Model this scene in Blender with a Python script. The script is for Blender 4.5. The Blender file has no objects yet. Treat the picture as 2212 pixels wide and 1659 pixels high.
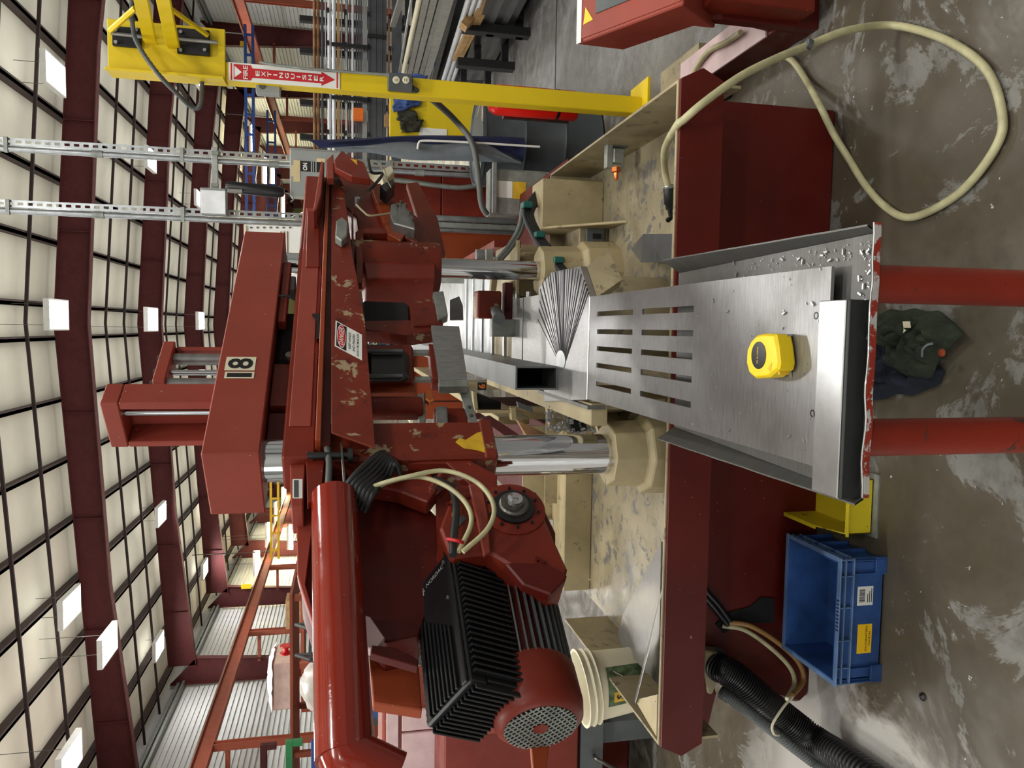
import bpy, bmesh, math, random
from mathutils import Vector, Matrix, noise as mnoise
V = Vector
rad = math.radians
rng = random.Random(7)
C = bpy.context.scene.collection
scn = bpy.context.scene
# ------------------------------------------------ camera, world, exposure
FPX = 1661.0; CAMH = 1.5; TH = rad(4.15); PT = math.atan(361/1661)
Fv = V((-math.sin(TH)*math.cos(PT), math.cos(TH)*math.cos(PT), -math.sin(PT)))
Rv = V((math.cos(TH), math.sin(TH), 0)); Uv = V((-math.sin(TH)*math.sin(PT), math.cos(TH)*math.sin(PT), math.cos(PT)))
CP = V((0, 0, CAMH))
cd = bpy.data.cameras.new('camera'); cam = bpy.data.objects.new('camera', cd); C.objects.link(cam)
cd.sensor_fit = 'HORIZONTAL'; cd.sensor_width = 36; cd.lens = FPX/2212*36; cd.clip_start = .05; cd.clip_end = 300
mm = Matrix((-Uv, Rv, -Fv)).transposed().to_4x4(); mm.translation = CP; cam.matrix_world = mm   # the phone lay on its side
scn.camera = cam
w = bpy.data.worlds.new('world'); scn.world = w; w.use_nodes = True
w.node_tree.nodes['Background'].inputs[0].default_value = (.78, .88, 1, 1); w.node_tree.nodes['Background'].inputs[1].default_value = 1.6
scn.view_settings.view_transform = 'Standard'; scn.view_settings.look = 'None'
scn.view_settings.gamma = 1; scn.view_settings.use_curve_mapping = False
scn.view_settings.exposure = 0.0
scn.cycles.max_bounces = 6; scn.cycles.diffuse_bounces = 3; scn.cycles.glossy_bounces = 3; scn.cycles.adaptive_threshold = .03; scn.cycles.sample_clamp_indirect = 6; scn.cycles.caustics_reflective = False; scn.cycles.caustics_refractive = False
LIGHT = 80.0
def alight(name, loc, aim, sx, sy, power, col=(1, 1, 1)):
    l = bpy.data.lights.new(name, 'AREA'); l.shape = 'RECTANGLE'; l.size = sx; l.size_y = sy; l.energy = power; l.color = col
    o = bpy.data.objects.new(name, l); C.objects.link(o); o.location = loc
    o.rotation_euler = (V(aim)-V(loc)).to_track_quat('-Z', 'Y').to_euler(); return o
# daylight of the open loading door, behind and to the left of the camera
alight('door_daylight', (-7.0, -6.5, 2.6), (0, 3, .8), 4.5, 4.0, 190, (.93, .97, 1))
# added upward area lamp without any fixture, brightens the roof evenly
r_l = alight('roof_fill', (0, 33, 5.6), (0, 33.001, 9), 19, 84, 3300, (1, .99, .95)); r_l.rotation_euler = (math.pi, 0, 0)
# bay fixtures above the machine (behind the frame edge)
alight('bay_lamp', (1.4, -1.2, 5.6), (0, 2.2, 1.0), 1.2, .6, 45, (1, .98, .94))
alight('bay_lamp', (-2.0, 3.6, 6.6), (-.3, 2.4, .8), 1.2, .6, 70, (1, .98, .94))
alight('bay_lamp', (2.6, 4.8, 6.6), (.6, 3.2, .8), 1.2, .6, 60, (1, .98, .94))

# ------------------------------------------------ rays of the photograph -> points on real planes
def ray(X, Y): return Fv + Rv*((829.5-Y)/FPX) + Uv*((1106-X)/FPX)
def PZ(X, Y, z): r = ray(X, Y); return CP + r*((z-CAMH)/r.z)
def PY(X, Y, y): r = ray(X, Y); return CP + r*(y/r.y)
def PX(X, Y, x): r = ray(X, Y); return CP + r*(x/r.x)
def PD(X, Y, d): return CP + ray(X, Y)*d
def PP(X, Y, p, n): r = ray(X, Y); return CP + r*((V(p)-CP).dot(n)/r.dot(n))
E1 = V((.586, .810, 0)).normalized(); N1 = V((.810, -.586, 0)).normalized(); Z1 = V((0, 0, 1))   # mitred head: along, toward viewer, up
CL = V((-.350, 2.073, 0))
def HW(s, o, z): return CL + E1*s + N1*o + Z1*z
def HP(X, Y, o): return PP(X, Y, CL+N1*o, N1)

# ------------------------------------------------ mesh builder
class MB:
    def __init__(s): s.v = []; s.f = []
    def add(s, vs, fs):
        b = len(s.v); s.v += [V(p) for p in vs]; s.f += [tuple(b+i for i in f) for f in fs]; return s
    def ob(s, o, a, b, c):
        o, a, b, c = V(o), V(a), V(b), V(c)
        return s.add([o, o+a, o+a+b, o+b, o+c, o+a+c, o+a+b+c, o+b+c], [(0,3,2,1),(4,5,6,7),(0,1,5,4),(1,2,6,5),(2,3,7,6),(3,0,4,7)])
    def box(s, x0, x1, y0, y1, z0, z1): return s.ob((x0,y0,z0), (x1-x0,0,0), (0,y1-y0,0), (0,0,z1-z0))
    def hb(s, s0, s1, o0, o1, z0, z1): return s.ob(HW(s0,o0,z0), E1*(s1-s0), N1*(o1-o0), Z1*(z1-z0))
    def prism(s, poly, vec):
        n = len(poly); poly = [V(p) for p in poly]; vec = V(vec)
        return s.add(poly+[p+vec for p in poly], [tuple(range(n)), tuple(range(2*n-1, n-1, -1))]+[(i, (i+1)%n, n+(i+1)%n, n+i) for i in range(n)])
    def cyl(s, p0, p1, r0, r1=None, n=20, caps=True):
        r1 = r0 if r1 is None else r1; p0, p1 = V(p0), V(p1); d = (p1-p0).normalized()
        a = d.orthogonal().normalized(); b = d.cross(a); vs = []
        for p, r in ((p0, r0), (p1, r1)):
            for i in range(n):
                t = 2*math.pi*i/n; vs.append(p+(a*math.cos(t)+b*math.sin(t))*r)
        fs = [(i, (i+1)%n, n+(i+1)%n, n+i) for i in range(n)]
        if caps: fs += [tuple(range(n))[::-1], tuple(range(n, 2*n))]
        return s.add(vs, fs)
    def lathe(s, p0, d, prof, n=28):
        p0 = V(p0); d = V(d).normalized(); a = d.orthogonal().normalized(); b = d.cross(a); vs = []; fs = []
        for (r, h) in prof:
            for i in range(n):
                t = 2*math.pi*i/n; vs.append(p0+d*h+(a*math.cos(t)+b*math.sin(t))*r)
        for k in range(len(prof)-1):
            for i in range(n): fs.append((k*n+i, k*n+(i+1)%n, (k+1)*n+(i+1)%n, (k+1)*n+i))
        fs += [tuple(range(n))[::-1], tuple(range((len(prof)-1)*n, len(prof)*n))]
        return s.add(vs, fs)
    def tube(s, pts, r, n=10, rf=None, closed=False):
        pts = [V(p) for p in pts]; m = len(pts); up = None; vs = []; fs = []
        for k in range(m):
            d = (pts[min(k+1, m-1)]-pts[max(k-1, 0)]).normalized()
            if up is None: up = d.orthogonal().normalized()
            up = (up-d*up.dot(d)).normalized(); b = d.cross(up); rr = rf(k) if rf else r
            for i in range(n):
                t = 2*math.pi*i/n; vs.append(pts[k]+(up*math.cos(t)+b*math.sin(t))*rr)
        for k in range(m-1):
            for i in range(n): fs.append((k*n+i, k*n+(i+1)%n, (k+1)*n+(i+1)%n, (k+1)*n+i))
        fs += [tuple(range(n))[::-1], tuple(range((m-1)*n, m*n))]
        return s.add(vs, fs)
    def grid(s, fn, nu, nv, thick=None):
        P = [[V(fn(i/nu, j/nv)) for j in range(nv+1)] for i in range(nu+1)]
        fs = [(i*(nv+1)+j, (i+1)*(nv+1)+j, (i+1)*(nv+1)+j+1, i*(nv+1)+j+1) for i in range(nu) for j in range(nv)]
        return s.add([p for r in P for p in r], fs)
def spl(pts, k=8):
    pts = [V(p) for p in pts]; out = []; q = [pts[0]*2-pts[1]]+pts+[pts[-1]*2-pts[-2]]
    for i in range(1, len(q)-2):
        a, b, c, d = q[i-1:i+3]
        for j in range(k):
            t = j/k; out.append(.5*((2*b)+(c-a)*t+(2*a-5*b+4*c-d)*t*t+(3*b-a-3*c+d)*t*t*t))
    out.append(pts[-1]); return out
def woff(o):
    l = V((0,0,0))
    while o is not None: l += o.location; o = o.parent
    return l
def link(name, mesh, parent=None, label=None):
    o = bpy.data.objects.new(name, mesh); C.objects.link(o)
    if parent is not None: o.parent = parent
    if label: o['label'] = label
    return o
def mesh_of(name, mb, mat, off, smooth=None):
    me = bpy.data.meshes.new(name); me.from_pydata([v-off for v in mb.v], [], mb.f)
    bm = bmesh.new(); bm.from_mesh(me); bmesh.ops.recalc_face_normals(bm, faces=bm.faces); bm.to_mesh(me); bm.free()
    if smooth is not None:
        me.polygons.foreach_set('use_smooth', [True]*len(me.polygons)); me.set_sharp_from_angle(angle=rad(smooth))
    me.materials.append(M[mat] if isinstance(mat, str) else mat); return me
def centre(mb):
    xs = [v.x for v in mb.v]; ys = [v.y for v in mb.v]; zs = [v.z for v in mb.v]
    return V(((min(xs)+max(xs))/2, (min(ys)+max(ys))/2, min(zs)))
def bev(o, wd, seg=1):
    m = o.modifiers.new('bevel', 'BEVEL'); m.width = wd; m.segments = seg; m.limit_method = 'ANGLE'; m.angle_limit = rad(40); return o
def part(parent, name, mb, mat, smooth=None, label=None, bw=0, kind=None):
    o = link(name, mesh_of(name, mb, mat, woff(parent), smooth), parent, label)
    if bw: bev(o, bw)
    if kind: o['kind'] = kind
    return o
def thing(name, label, cat, loc, group=None):
    o = bpy.data.objects.new(name, None); C.objects.link(o); o.location = loc; o.empty_display_size = .05
    o['label'] = label; o['category'] = cat
    if group: o['group'] = group
    return o
def solo(name, label, cat, mb, mat, smooth=None, bw=0, group=None, kind=None):
    c = centre(mb); o = link(name, mesh_of(name, mb, mat, c, smooth)); o.location = c
    o['label'] = label; o['category'] = cat
    if group: o['group'] = group
    if kind: o['kind'] = kind
    if bw: bev(o, bw)
    return o
def struct(name, mb, mat, smooth=None):
    o = link(name, mesh_of(name, mb, mat, V((0,0,0)), smooth)); o['kind'] = 'structure'; return o
def copy_tree(o, parent=None):
    c = o.copy(); C.objects.link(c); c.parent = parent
    for ch in list(o.children): copy_tree(ch, c)
    return c
def text(parent, name, s, org, right, up, h, mat, width=None, bold=0, extr=.0004):
    cu = bpy.data.curves.new(name, 'FONT'); cu.body = s; cu.align_x = 'CENTER'; cu.align_y = 'CENTER'; cu.offset = bold; cu.resolution_u = 3
    t = bpy.data.objects.new('tmp', cu); me = bpy.data.meshes.new_from_object(t); bpy.data.objects.remove(t); bpy.data.curves.remove(cu)
    xs = [v.co.x for v in me.vertices]; ys = [v.co.y for v in me.vertices]
    cx, cy = (min(xs)+max(xs))/2, (min(ys)+max(ys))/2; k = h/(max(ys)-min(ys)); kx = width/(max(xs)-min(xs)) if width else k
    right, up = V(right).normalized(), V(up).normalized(); nn = right.cross(up); off = woff(parent)
    for v in me.vertices: v.co = V(org)+right*((v.co.x-cx)*kx)+up*((v.co.y-cy)*k)+nn*extr-off
    me.materials.clear(); me.materials.append(M[mat]); me.name = name
    return link(name, me, parent)

# ------------------------------------------------ materials
M = {}
def lin(c):
    return tuple(((x/255)/12.92 if x/255 <= .04045 else ((x/255+.055)/1.055)**2.4) for x in c)+(1,)
class NT:
    def __init__(s, name):
        s.m = bpy.data.materials.new(name); s.m.use_nodes = True; s.t = s.m.node_tree; s.b = s.t.nodes['Principled BSDF']
        s.tc = s.t.nodes.new('ShaderNodeTexCoord'); M[name] = s.m
    def n(s, ty, **k):
        nd = s.t.nodes.new(ty)
        for a, b in k.items(): setattr(nd, a, b)
        return nd
    def l(s, a, b): s.t.links.new(a, b)
    def noise(s, scale, detail=4, rough=.6, stretch=None, dist=0):
        n = s.n('ShaderNodeTexNoise'); n.inputs['Scale'].default_value = scale; n.inputs['Detail'].default_value = detail; n.inputs['Roughness'].default_value = rough; n.inputs['Distortion'].default_value = dist
        if stretch:
            mp = s.n('ShaderNodeMapping'); mp.inputs['Scale'].default_value = stretch; s.l(s.tc.outputs['Object'], mp.inputs[0]); s.l(mp.outputs[0], n.inputs['Vector'])
        else: s.l(s.tc.outputs['Object'], n.inputs['Vector'])
        return n.outputs['Fac']
    def ramp(s, fac, stops, interp='LINEAR'):
        r = s.n('ShaderNodeValToRGB'); r.color_ramp.interpolation = interp; e = r.color_ramp.elements
        while len(e) < len(stops): e.new(.5)
        for i, (p, c) in enumerate(stops): e[i].position = p; e[i].color = c if len(c) == 4 else tuple(c)+(1,)
        s.l(fac, r.inputs[0]); return r.outputs[0]
    def mix(s, fac, a, b, mode='MIX'):
        m = s.n('ShaderNodeMix', data_type='RGBA', blend_type=mode)
        for x, i in ((fac, 0), (a, 6), (b, 7)):
            if hasattr(x, 'links') or hasattr(x, 'is_linked'): s.l(x, m.inputs[i])
            else: m.inputs[i].default_value = x
        return m.outputs[2]
    def bump(s, h, st, dist=.01):
        b = s.n('ShaderNodeBump'); b.inputs['Strength'].default_value = st; b.inputs['Distance'].default_value = dist; s.l(h, b.inputs['Height']); s.l(b.outputs[0], s.b.inputs['Normal'])
W, K = (1, 1, 1, 1), (0, 0, 0, 1)
def flat(name, c, rough=.5, metal=0, var=.12, sc=6, bump=0):
    t = NT(name); col = lin(c); dk = tuple(x*(1-var*2) for x in col[:3])+(1,); lt = tuple(min(1, x*(1+var)) for x in col[:3])+(1,)
    t.l(t.ramp(t.noise(sc), [(.3, dk), (.7, lt)]), t.b.inputs['Base Color']); t.b.inputs['Roughness'].default_value = rough; t.b.inputs['Metallic'].default_value = metal
    if bump: t.bump(t.noise(sc*12, 3), bump)
    return t
def paint(name, c, chip, thr=.66, rough=.38, sc=7, dark=None, grime=.35, coat=0):
    t = NT(name); col = lin(c)
    base = t.ramp(t.noise(3.5, 5), [(.3, tuple(x*(1-grime) for x in col[:3])+(1,)), (.65, col)])
    if dark: base = t.mix(t.ramp(t.noise(16, 6, .7), [(.56, K), (.68, W)]), base, lin(dark))
    ch = t.ramp(t.noise(sc, 8, .68, dist=.4), [(thr, K), (thr+.025, W)])
    fl_ = t.ramp(t.noise(85, 3, .5), [(.735, K), (.76, (.8,)*3)])
    t.l(t.mix(fl_, t.mix(ch, base, lin(chip)), lin(chip)), t.b.inputs['Base Color'])
    t.l(t.ramp(t.noise(9, 4), [(.3, (rough-.08,)*3), (.7, (rough+.14,)*3)]), t.b.inputs['Roughness'])
    t.b.inputs['Specular IOR Level'].default_value = .32; t.b.inputs['Coat Weight'].default_value = coat; t.bump(t.noise(60, 3), .08, .004); return t
def emis(name, c, st):
    t = NT(name); t.b.inputs['Base Color'].default_value = (.8, .8, .8, 1); t.b.inputs['Emission Color'].default_value = tuple(c)+(1,); t.b.inputs['Emission Strength'].default_value = st
paint('red', (124, 42, 27), (168, 150, 128), .70)
paint('red_clean', (148, 66, 53), (205, 180, 165), .80, .36, grime=.18)
paint('red_worn', (120, 43, 26), (160, 142, 112), .585, .42, 9, dark=(84, 30, 24))
paint('red_gloss', (138, 38, 22), (190, 170, 160), .82, .16, grime=.15, coat=.6)
paint('lip_paint', (150, 50, 36), (176, 172, 170), .50, .4, 38)
paint('red_base', (88, 19, 11), (150, 130, 110), .76, .42, 5, grime=.3)
paint('red_leg', (142, 44, 28), (74, 50, 42), .61, .38, 16)
paint('orange_red', (150, 66, 34), (140, 120, 100), .8, .42, grime=.2)
paint('beige', (170, 156, 124), (118, 108, 88), .60, .45, 18, dark=(140, 128, 98), grime=.45)
paint('beige_clean', (180, 164, 126), (120, 110, 88), .62, .45, 14, grime=.4)
paint('trough_floor', (158, 146, 118), (100, 98, 92), .548, .38, 15, dark=(104, 98, 86), grime=.55)
paint('yellow', (226, 196, 30), (90, 76, 20), .74, .42, 10, grime=.1)
paint('yellow_bin', (214, 192, 40), (80, 70, 20), .60, .5, 12, grime=.15)
paint('steel_frame', (84, 36, 36), (110, 60, 54), .85, .7, grime=.2)
paint('crane_orange', (160, 84, 62), (110, 60, 44), .78, .6, grime=.2)
paint('blue_truss', (58, 88, 160), (30, 50, 100), .8, .5)
flat('purlin', (70, 56, 52), .8); flat('dark_line', (48, 34, 32), .8)
flat('insulation', (222, 218, 200), .9, var=.05, sc=.8, bump=.1)
t = flat('wall_panel', (216, 218, 216), .7, var=.04, sc=.6)
flat('wall_yellow', (206, 200, 140), .8, var=.06, sc=.4)
flat('black', (20, 20, 22), .35, var=.1); flat('black_matte', (26, 26, 28), .8); flat('black_gloss', (24, 25, 28), .3)
flat('rubber', (30, 32, 32), .5, var=.15); flat('grey_cable', (92, 96, 92), .5)
flat('grey_box', (150, 154, 152), .45, var=.06); flat('grey_dark', (82, 86, 86), .5); flat('galv', (176, 180, 182), .35, .85, var=.12, sc=20); flat('galv_dull', (150, 154, 148), .5, .5, var=.15, sc=18)
flat('zinc', (150, 150, 148), .4, .8, sc=30); flat('chrome', (214, 216, 220), .07, 1, var=.02); flat('bolt', (120, 118, 112), .35, .9, sc=40)
flat('white', (232, 232, 226), .5, var=.03); flat('label_black', (16, 16, 18), .5, var=.02); flat('sign_red', (196, 26, 34), .45, var=.04); flat('cream', (222, 214, 186), .5, var=.05)
flat('hose_cream', (186, 180, 140), .42, var=.16, sc=14); flat('hose_tan', (150, 110, 60), .45, var=.15)
flat('drum_grey', (74, 80, 84), .45, var=.12); flat('ext_red', (216, 34, 22), .25, var=.06)
flat('tote_rim', (92, 120, 160), .45, var=.2, sc=9); flat('tote_blue', (44, 78, 136), .45, var=.25, sc=9); flat('navy', (28, 34, 74), .9, var=.2); flat('curtain_grey', (112, 120, 126), .7, var=.12); flat('denim', (74, 98, 158), .9, var=.2, bump=.3)
flat('olive', (46, 54, 40), .95, var=.3, sc=14, bump=.5); flat('navy_rag', (22, 30, 46), .95, var=.3, sc=14, bump=.5); flat('glove', (62, 62, 48), .9, var=.3)
flat('wood', (176, 140, 92), .7, var=.15, sc=14); flat('rust', (140, 100, 66), .75, var=.3, sc=12); flat('alu', (188, 190, 190), .3, .9, var=.1, sc=14); flat('alu_dark', (120, 122, 122), .4, .8, var=.15); flat('pipe_white', (220, 224, 230), .3, .2, var=.05)
flat('flatbar', (96, 98, 102), .45, .6, var=.12, sc=10); flat('blue_deep', (20, 44, 150), .4); flat('copper', (200, 112, 60), .3, .7); flat('green', (44, 132, 74), .5); flat('teal', (20, 92, 84), .5)
flat('tape_yellow', (236, 202, 20), .38, var=.06); flat('orange_label', (238, 116, 28), .5, var=.03); flat('label_yellow', (222, 178, 40), .55, var=.12, sc=30); flat('cardboard', (170, 138, 96), .8); flat('plastic_wrap', (206, 200, 192), .3, var=.1); flat('masking', (216, 196, 150), .7)
flat('pink_white', (214, 186, 186), .4, var=.1, sc=9); flat('camo', (92, 112, 78), .6, var=.45, sc=40); flat('safety_yellow', (250, 200, 30), .4, var=.04); flat('chips', (170, 172, 176), .3, .8, var=.3, sc=200, bump=.8)
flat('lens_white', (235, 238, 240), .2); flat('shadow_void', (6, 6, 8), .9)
emis('lamp', (1, .99, .96), LIGHT); emis('lamp_top', (1, .99, .96), 2); emis('lamp_warm', (1, .92, .58), 130)
# brushed stainless
def steel(name, c, rough, st, dirt=.25):
    t = NT(name); col = lin(c); n1 = t.noise(9, 5, .6, stretch=st); n2 = t.noise(5, 6, .65)
    a = t.ramp(n1, [(.3, tuple(x*.72 for x in col[:3])+(1,)), (.7, col)])
    t.l(t.mix(t.ramp(n2, [(.48, K), (.72, (dirt,)*3)]), a, lin((92, 88, 82))), t.b.inputs['Base Color']); t.b.inputs['Metallic'].default_value = .85
    t.l(t.ramp(n2, [(.3, (rough-.02,)*3), (.7, (rough+.10,)*3)]), t.b.inputs['Roughness']); t.bump(t.noise(40, 3, .6, stretch=st), .1, .002)
steel('stainless', (166, 166, 166), .30, (3, 40, 3), .5); steel('steel_x', (176, 176, 174), .36, (40, 3, 3)); steel('steel_bar', (128, 128, 126), .42, (3, 30, 3), .6); steel('table_steel', (190, 190, 190), .3, (24, 24, 4))
# concrete
t = NT('concrete'); big = t.noise(.9, 6, .62, dist=.3); fine = t.noise(14, 6, .7); patch = t.noise(2.6, 9, .72, dist=.6); pit = t.noise(34, 3, .6)
col = t.ramp(big, [(.25, lin((60, 53, 42))), (.5, lin((84, 76, 62))), (.72, lin((112, 107, 96)))])
col = t.mix(t.ramp(patch, [(.535, K), (.56, (.7,)*3)]), col, lin((134, 134, 130)))
col = t.mix(t.ramp(fine, [(.38, (.5,)*3), (.55, K)]), col, lin((74, 68, 58)))
col = t.mix(t.ramp(pit, [(.70, K), (.74, W)]), col, lin((190, 188, 182)))
sx = t.n('ShaderNodeSeparateXYZ'); t.l(t.tc.outputs['Object'], sx.inputs[0])
def mth(op, a, b):
    m_ = t.n('ShaderNodeMath', operation=op)
    for i_, q_ in enumerate((a, b)):
        if hasattr(q_, 'is_linked'): t.l(q_, m_.inputs[i_])
        else: m_.inputs[i_].default_value = q_
    return m_.outputs[0]
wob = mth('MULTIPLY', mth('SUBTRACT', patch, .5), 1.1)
pale = t.ramp(mth('ADD', mth('SUBTRACT', mth('MULTIPLY', sx.outputs[0], -1), 1.02), wob), [(.0, K), (.16, W)])       # brightly lit floor of the left aisle, painted in as paler concrete
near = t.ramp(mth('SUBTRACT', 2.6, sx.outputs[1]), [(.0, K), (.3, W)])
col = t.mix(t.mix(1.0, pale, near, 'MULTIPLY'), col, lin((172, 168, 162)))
grey = t.ramp(mth('ADD', mth('SUBTRACT', sx.outputs[0], 1.0), wob), [(.0, K), (.6, (.7,)*3)])                     # greyer scrubbed floor of the walkway on the right
col = t.mix(grey, col, t.ramp(fine, [(.3, lin((92, 90, 86))), (.6, lin((132, 132, 134)))]))
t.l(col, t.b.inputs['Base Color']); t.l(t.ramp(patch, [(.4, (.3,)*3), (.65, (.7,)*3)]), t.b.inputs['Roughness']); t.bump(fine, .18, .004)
# ================================================ THE SETTING
XL, XR, YB, YE = -11.7, 11.9, -10.0, 82.0
roofz = lambda x: 7.95-.066*abs(x)
raf_y = [18.8+7.0*k for k in range(-4, 9)]
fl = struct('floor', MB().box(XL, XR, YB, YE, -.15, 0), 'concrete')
part(fl, 'joint', MB().box(1.5, 9, 5.55, 5.57, 0, .0015), 'black_matte')
ce = MB()
for sgn in (-1, 1):
    xe = XL if sgn < 0 else XR
    ce.prism([(0, YB, roofz(0)), (xe, YB, roofz(xe)), (xe, YB, roofz(xe)+.1), (0, YB, roofz(0)+.1)], (0, YE-YB, 0))
ceil = struct('ceiling', ce, 'insulation')
for sgn in (-1, 1):                                       # purlins, running the length of the shed
    for k in range(9):
        x = sgn*(.36+1.36*k)
        if abs(x) > 11.5: continue
        z = roofz(x)
        part(ceil, 'purlin', MB().box(x-.035, x+.035, YB, YE, z-.2, z).box(x-.035, x+.075, YB, YE, z-.2, z-.185), 'purlin')
for y0 in raf_y[:-1]:                                     # sag straps at the quarter points
    for q in (1, 2, 3):
        y = y0+1.75*q
        if y < 9: continue
        m = MB()
        for sgn in (-1, 1):
            xe = XL if sgn < 0 else XR
            m.prism([(0, y, roofz(0)-.26), (xe, y, roofz(xe)-.26), (xe, y, roofz(xe)-.2), (0, y, roofz(0)-.2)], (0, .05, 0))
        part(ceil, 'strap', m, 'dark_line')
for y in raf_y:                                           # rafters, each a haunched I beam
    m = MB()
    for sgn, xc in ((-1, -11.0), (1, 11.3)):
        top = lambda x: roofz(x)-.21
        bot = lambda x: 7.09-.055*abs(x)-(.28*max(0, abs(x)-6)/5)
        pts = [(0, y-.01, top(0)), (xc, y-.01, top(xc)), (xc, y-.01, bot(xc)), (sgn*6, y-.01, bot(6)), (0, y-.01, bot(0))]
        m.prism(pts, (0, .02, 0))
        for a, b in ((0, 6*sgn), (6*sgn, xc)):
            m.prism([(a, y-.11, bot(a)), (b, y-.11, bot(b)), (b, y-.11, bot(b)-.02), (a, y-.11, bot(a)-.02)], (0, .22, 0))
        m.prism([(0, y-.11, top(0)), (xc, y-.11, top(xc)), (xc, y-.11, top(xc)+.02), (0, y-.11, top(0)+.02)], (0, .22, 0))
        for xs in (2.0, 4.4, 7.0, 9.2): m.box(sgn*xs-.01, sgn*xs+.01, y-.1, y+.1, bot(xs), top(xs))
    part(ceil, 'rafter', m, 'steel_frame')
def ribbed(x, inward):                                    # horizontal-ribbed metal cladding
    m = MB(); z = 0
    m.box(min(x, x-inward*.06), max(x, x-inward*.06), YB, YE, 0, 7.25)
    return m
wl = struct('wall_left', ribbed(XL, 1), 'wall_panel'); wr = struct('wall_right', ribbed(XR, -1), 'wall_panel')
def ribs(wall, x, sg):
    m = MB(); z = 1.0
    while z < 6.7: m.box(min(x, x+sg*.03), max(x, x+sg*.03), YB, YE, z, z+.02); z += .15
    part(wall, 'cladding_rib', m, 'wall_panel', kind='stuff')
ribs(wl, XL, 1); ribs(wr, XR, -1)
for wall, x, sg in ((wl, XL, 1), (wr, XR, -1)):
    part(wall, 'eave_strut', MB().box(min(x, x+sg*.16), max(x, x+sg*.16), YB, YE, 6.70, 6.80).box(min(x, x+sg*.22), max(x, x+sg*.22), YB, YE, 6.55, 6.62), 'galv_dull')
    for y in raf_y:
        xi = x+sg*.55; top = 6.2
        m = MB().prism([(x+sg*.12, y-.01, 0), (x+sg*.5, y-.01, 0), (x+sg*.95, y-.01, top), (x+sg*.12, y-.01, 7.0)], (0, .02, 0))
        m.prism([(x+sg*.5, y-.12, 0), (x+sg*.52, y-.12, 0), (x+sg*.97, y-.12, top), (x+sg*.95, y-.12, top)], (0, .24, 0))
        m.box(min(x+sg*.1, x+sg*.12), max(x+sg*.1, x+sg*.12), y-.12, y+.12, 0, 7.0)
        part(wall, 'column', m, 'steel_frame')
wb = struct('wall_back', MB().box(XL, XR, YB-.1, YB, 0, 8), 'wall_panel')
we = struct('wall_far', MB().box(XL, XR, YE, YE+.1, 0, 8), 'wall_yellow')
for x in (-9, -4.5, 0, 4.5, 9): part(we, 'wall_post', MB().box(x-.12, x+.12, YE-.25, YE, 0, 7.4), 'steel_frame')
for z in (2.4, 4.6): part(we, 'girt', MB().box(XL, XR, YE-.14, YE-.02, z, z+.2), 'steel_frame')
# crane runways on brackets and posts
for sg, lab in ((-1, 'orange crane runway beam on the side of the round red arm'), (1, 'orange crane runway beam on the side of the yellow mast')):
    x = -10.05 if sg < 0 else 10.1; t_ = thing('crane_runway', lab, 'crane beam', (x, 30, 4.5))
    part(t_, 'beam', MB().box(x-.01, x+.01, 4, 74, 4.58, 4.90).box(x-.09, x+.09, 4, 74, 4.90, 4.92).box(x-.09, x+.09, 4, 74, 4.56, 4.58), 'crane_orange')
    part(t_, 'rail', MB().box(x-.025, x+.025, 4, 74, 4.92, 4.97), 'bolt')
    for y in [k for k in raf_y if 4 < k < 75]:
        m = MB().box(min(x, x-sg*.0)-.09, x+.09, y-.09, y-.07, 0, 4.56).box(x-.09, x+.09, y+.07, y+.09, 0, 4.56).box(x-.01, x+.01, y-.07, y+.07, 0, 4.56)
        part(t_, 'post', m, 'crane_orange')
        xa, xb = sorted((x+.09*sg, (XL+.7 if sg < 0 else XR-.7)))
        part(t_, 'bracket', MB().box(xa, xb, y-.06, y+.06, 4.2, 4.3), 'crane_orange')
# bay lights, 2 x 4 ft, suspended under the rafters
def fixture(x, y, z, lab, grp=None):
    t_ = thing('ceiling_light', lab, 'ceiling light', (x, y, z), grp)
    part(t_, 'diffuser', MB().box(x-.27, x+.27, y-.5, y+.5, z-.005, z+.02), 'lamp'); part(t_, 'glow_top', MB().box(x-.27, x+.27, y-.5, y+.5, z+.05, z+.09), 'lamp_top')  # weak glow added on the fixture tops to brighten the roof
    part(t_, 'housing', MB().box(x-.3, x+.3, y-.53, y-.5, z-.01, z+.09).box(x-.3, x+.3, y+.5, y+.53, z-.01, z+.09).box(x-.3, x-.27, y-.5, y+.5, z-.01, z+.09).box(x+.27, x+.3, y-.5, y+.5, z-.01, z+.09), 'white')
    part(t_, 'hanger', MB().cyl((x-.2, y, z+.08), (x-.2, y, roofz(x)-.02), .006, n=5).cyl((x+.2, y, z+.08), (x+.2, y, roofz(x)-.02), .006, n=5), 'bolt')
    return t_
ZL = 6.9
Ls = [((127,680),'bright square light under the ridge, nearest of the three in the middle row'),((330,690),'bright light under the ridge, middle one of its row'),((435,693),'small bright light under the ridge, farthest of the middle row'),
 ((120,160),'large slanted bright light nearest the yellow mast plate'),((328,345),'ceiling light on the yellow mast side, seen behind the slotted strut'),((430,430),'ceiling light half hidden behind the small grey junction box'),
 ((155,1310),'large bright slanted light just in front of the nearest rafter, on the motor side'),((237,1392),'bright slanted light overlapping the nearest rafter, hung lower than its neighbour'),((345,1395),'bright light near the wall end of the second rafter on the motor side'),
 ((350,1110),'bright light on the second rafter above the big red top beam'),((383,1190),'narrow bright light on the second rafter between two others'),((444,1228),'narrow bright light on the third rafter on the motor side'),((155,1640),'bright ceiling light cut off by the picture edge in the corner'),((460,1092),'small bright light peeping out beside the end of the red top beam'),((433,172),'small light peeping out under the yellow mast plate')]
for q, lab in Ls:
    zl = 6.2 if q in ((237,1392), (433,172), (435,693), (330,690), (155,1640)) else ZL
    p = PZ(*q, zl); fixture(p.x, p.y, zl, lab)
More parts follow.
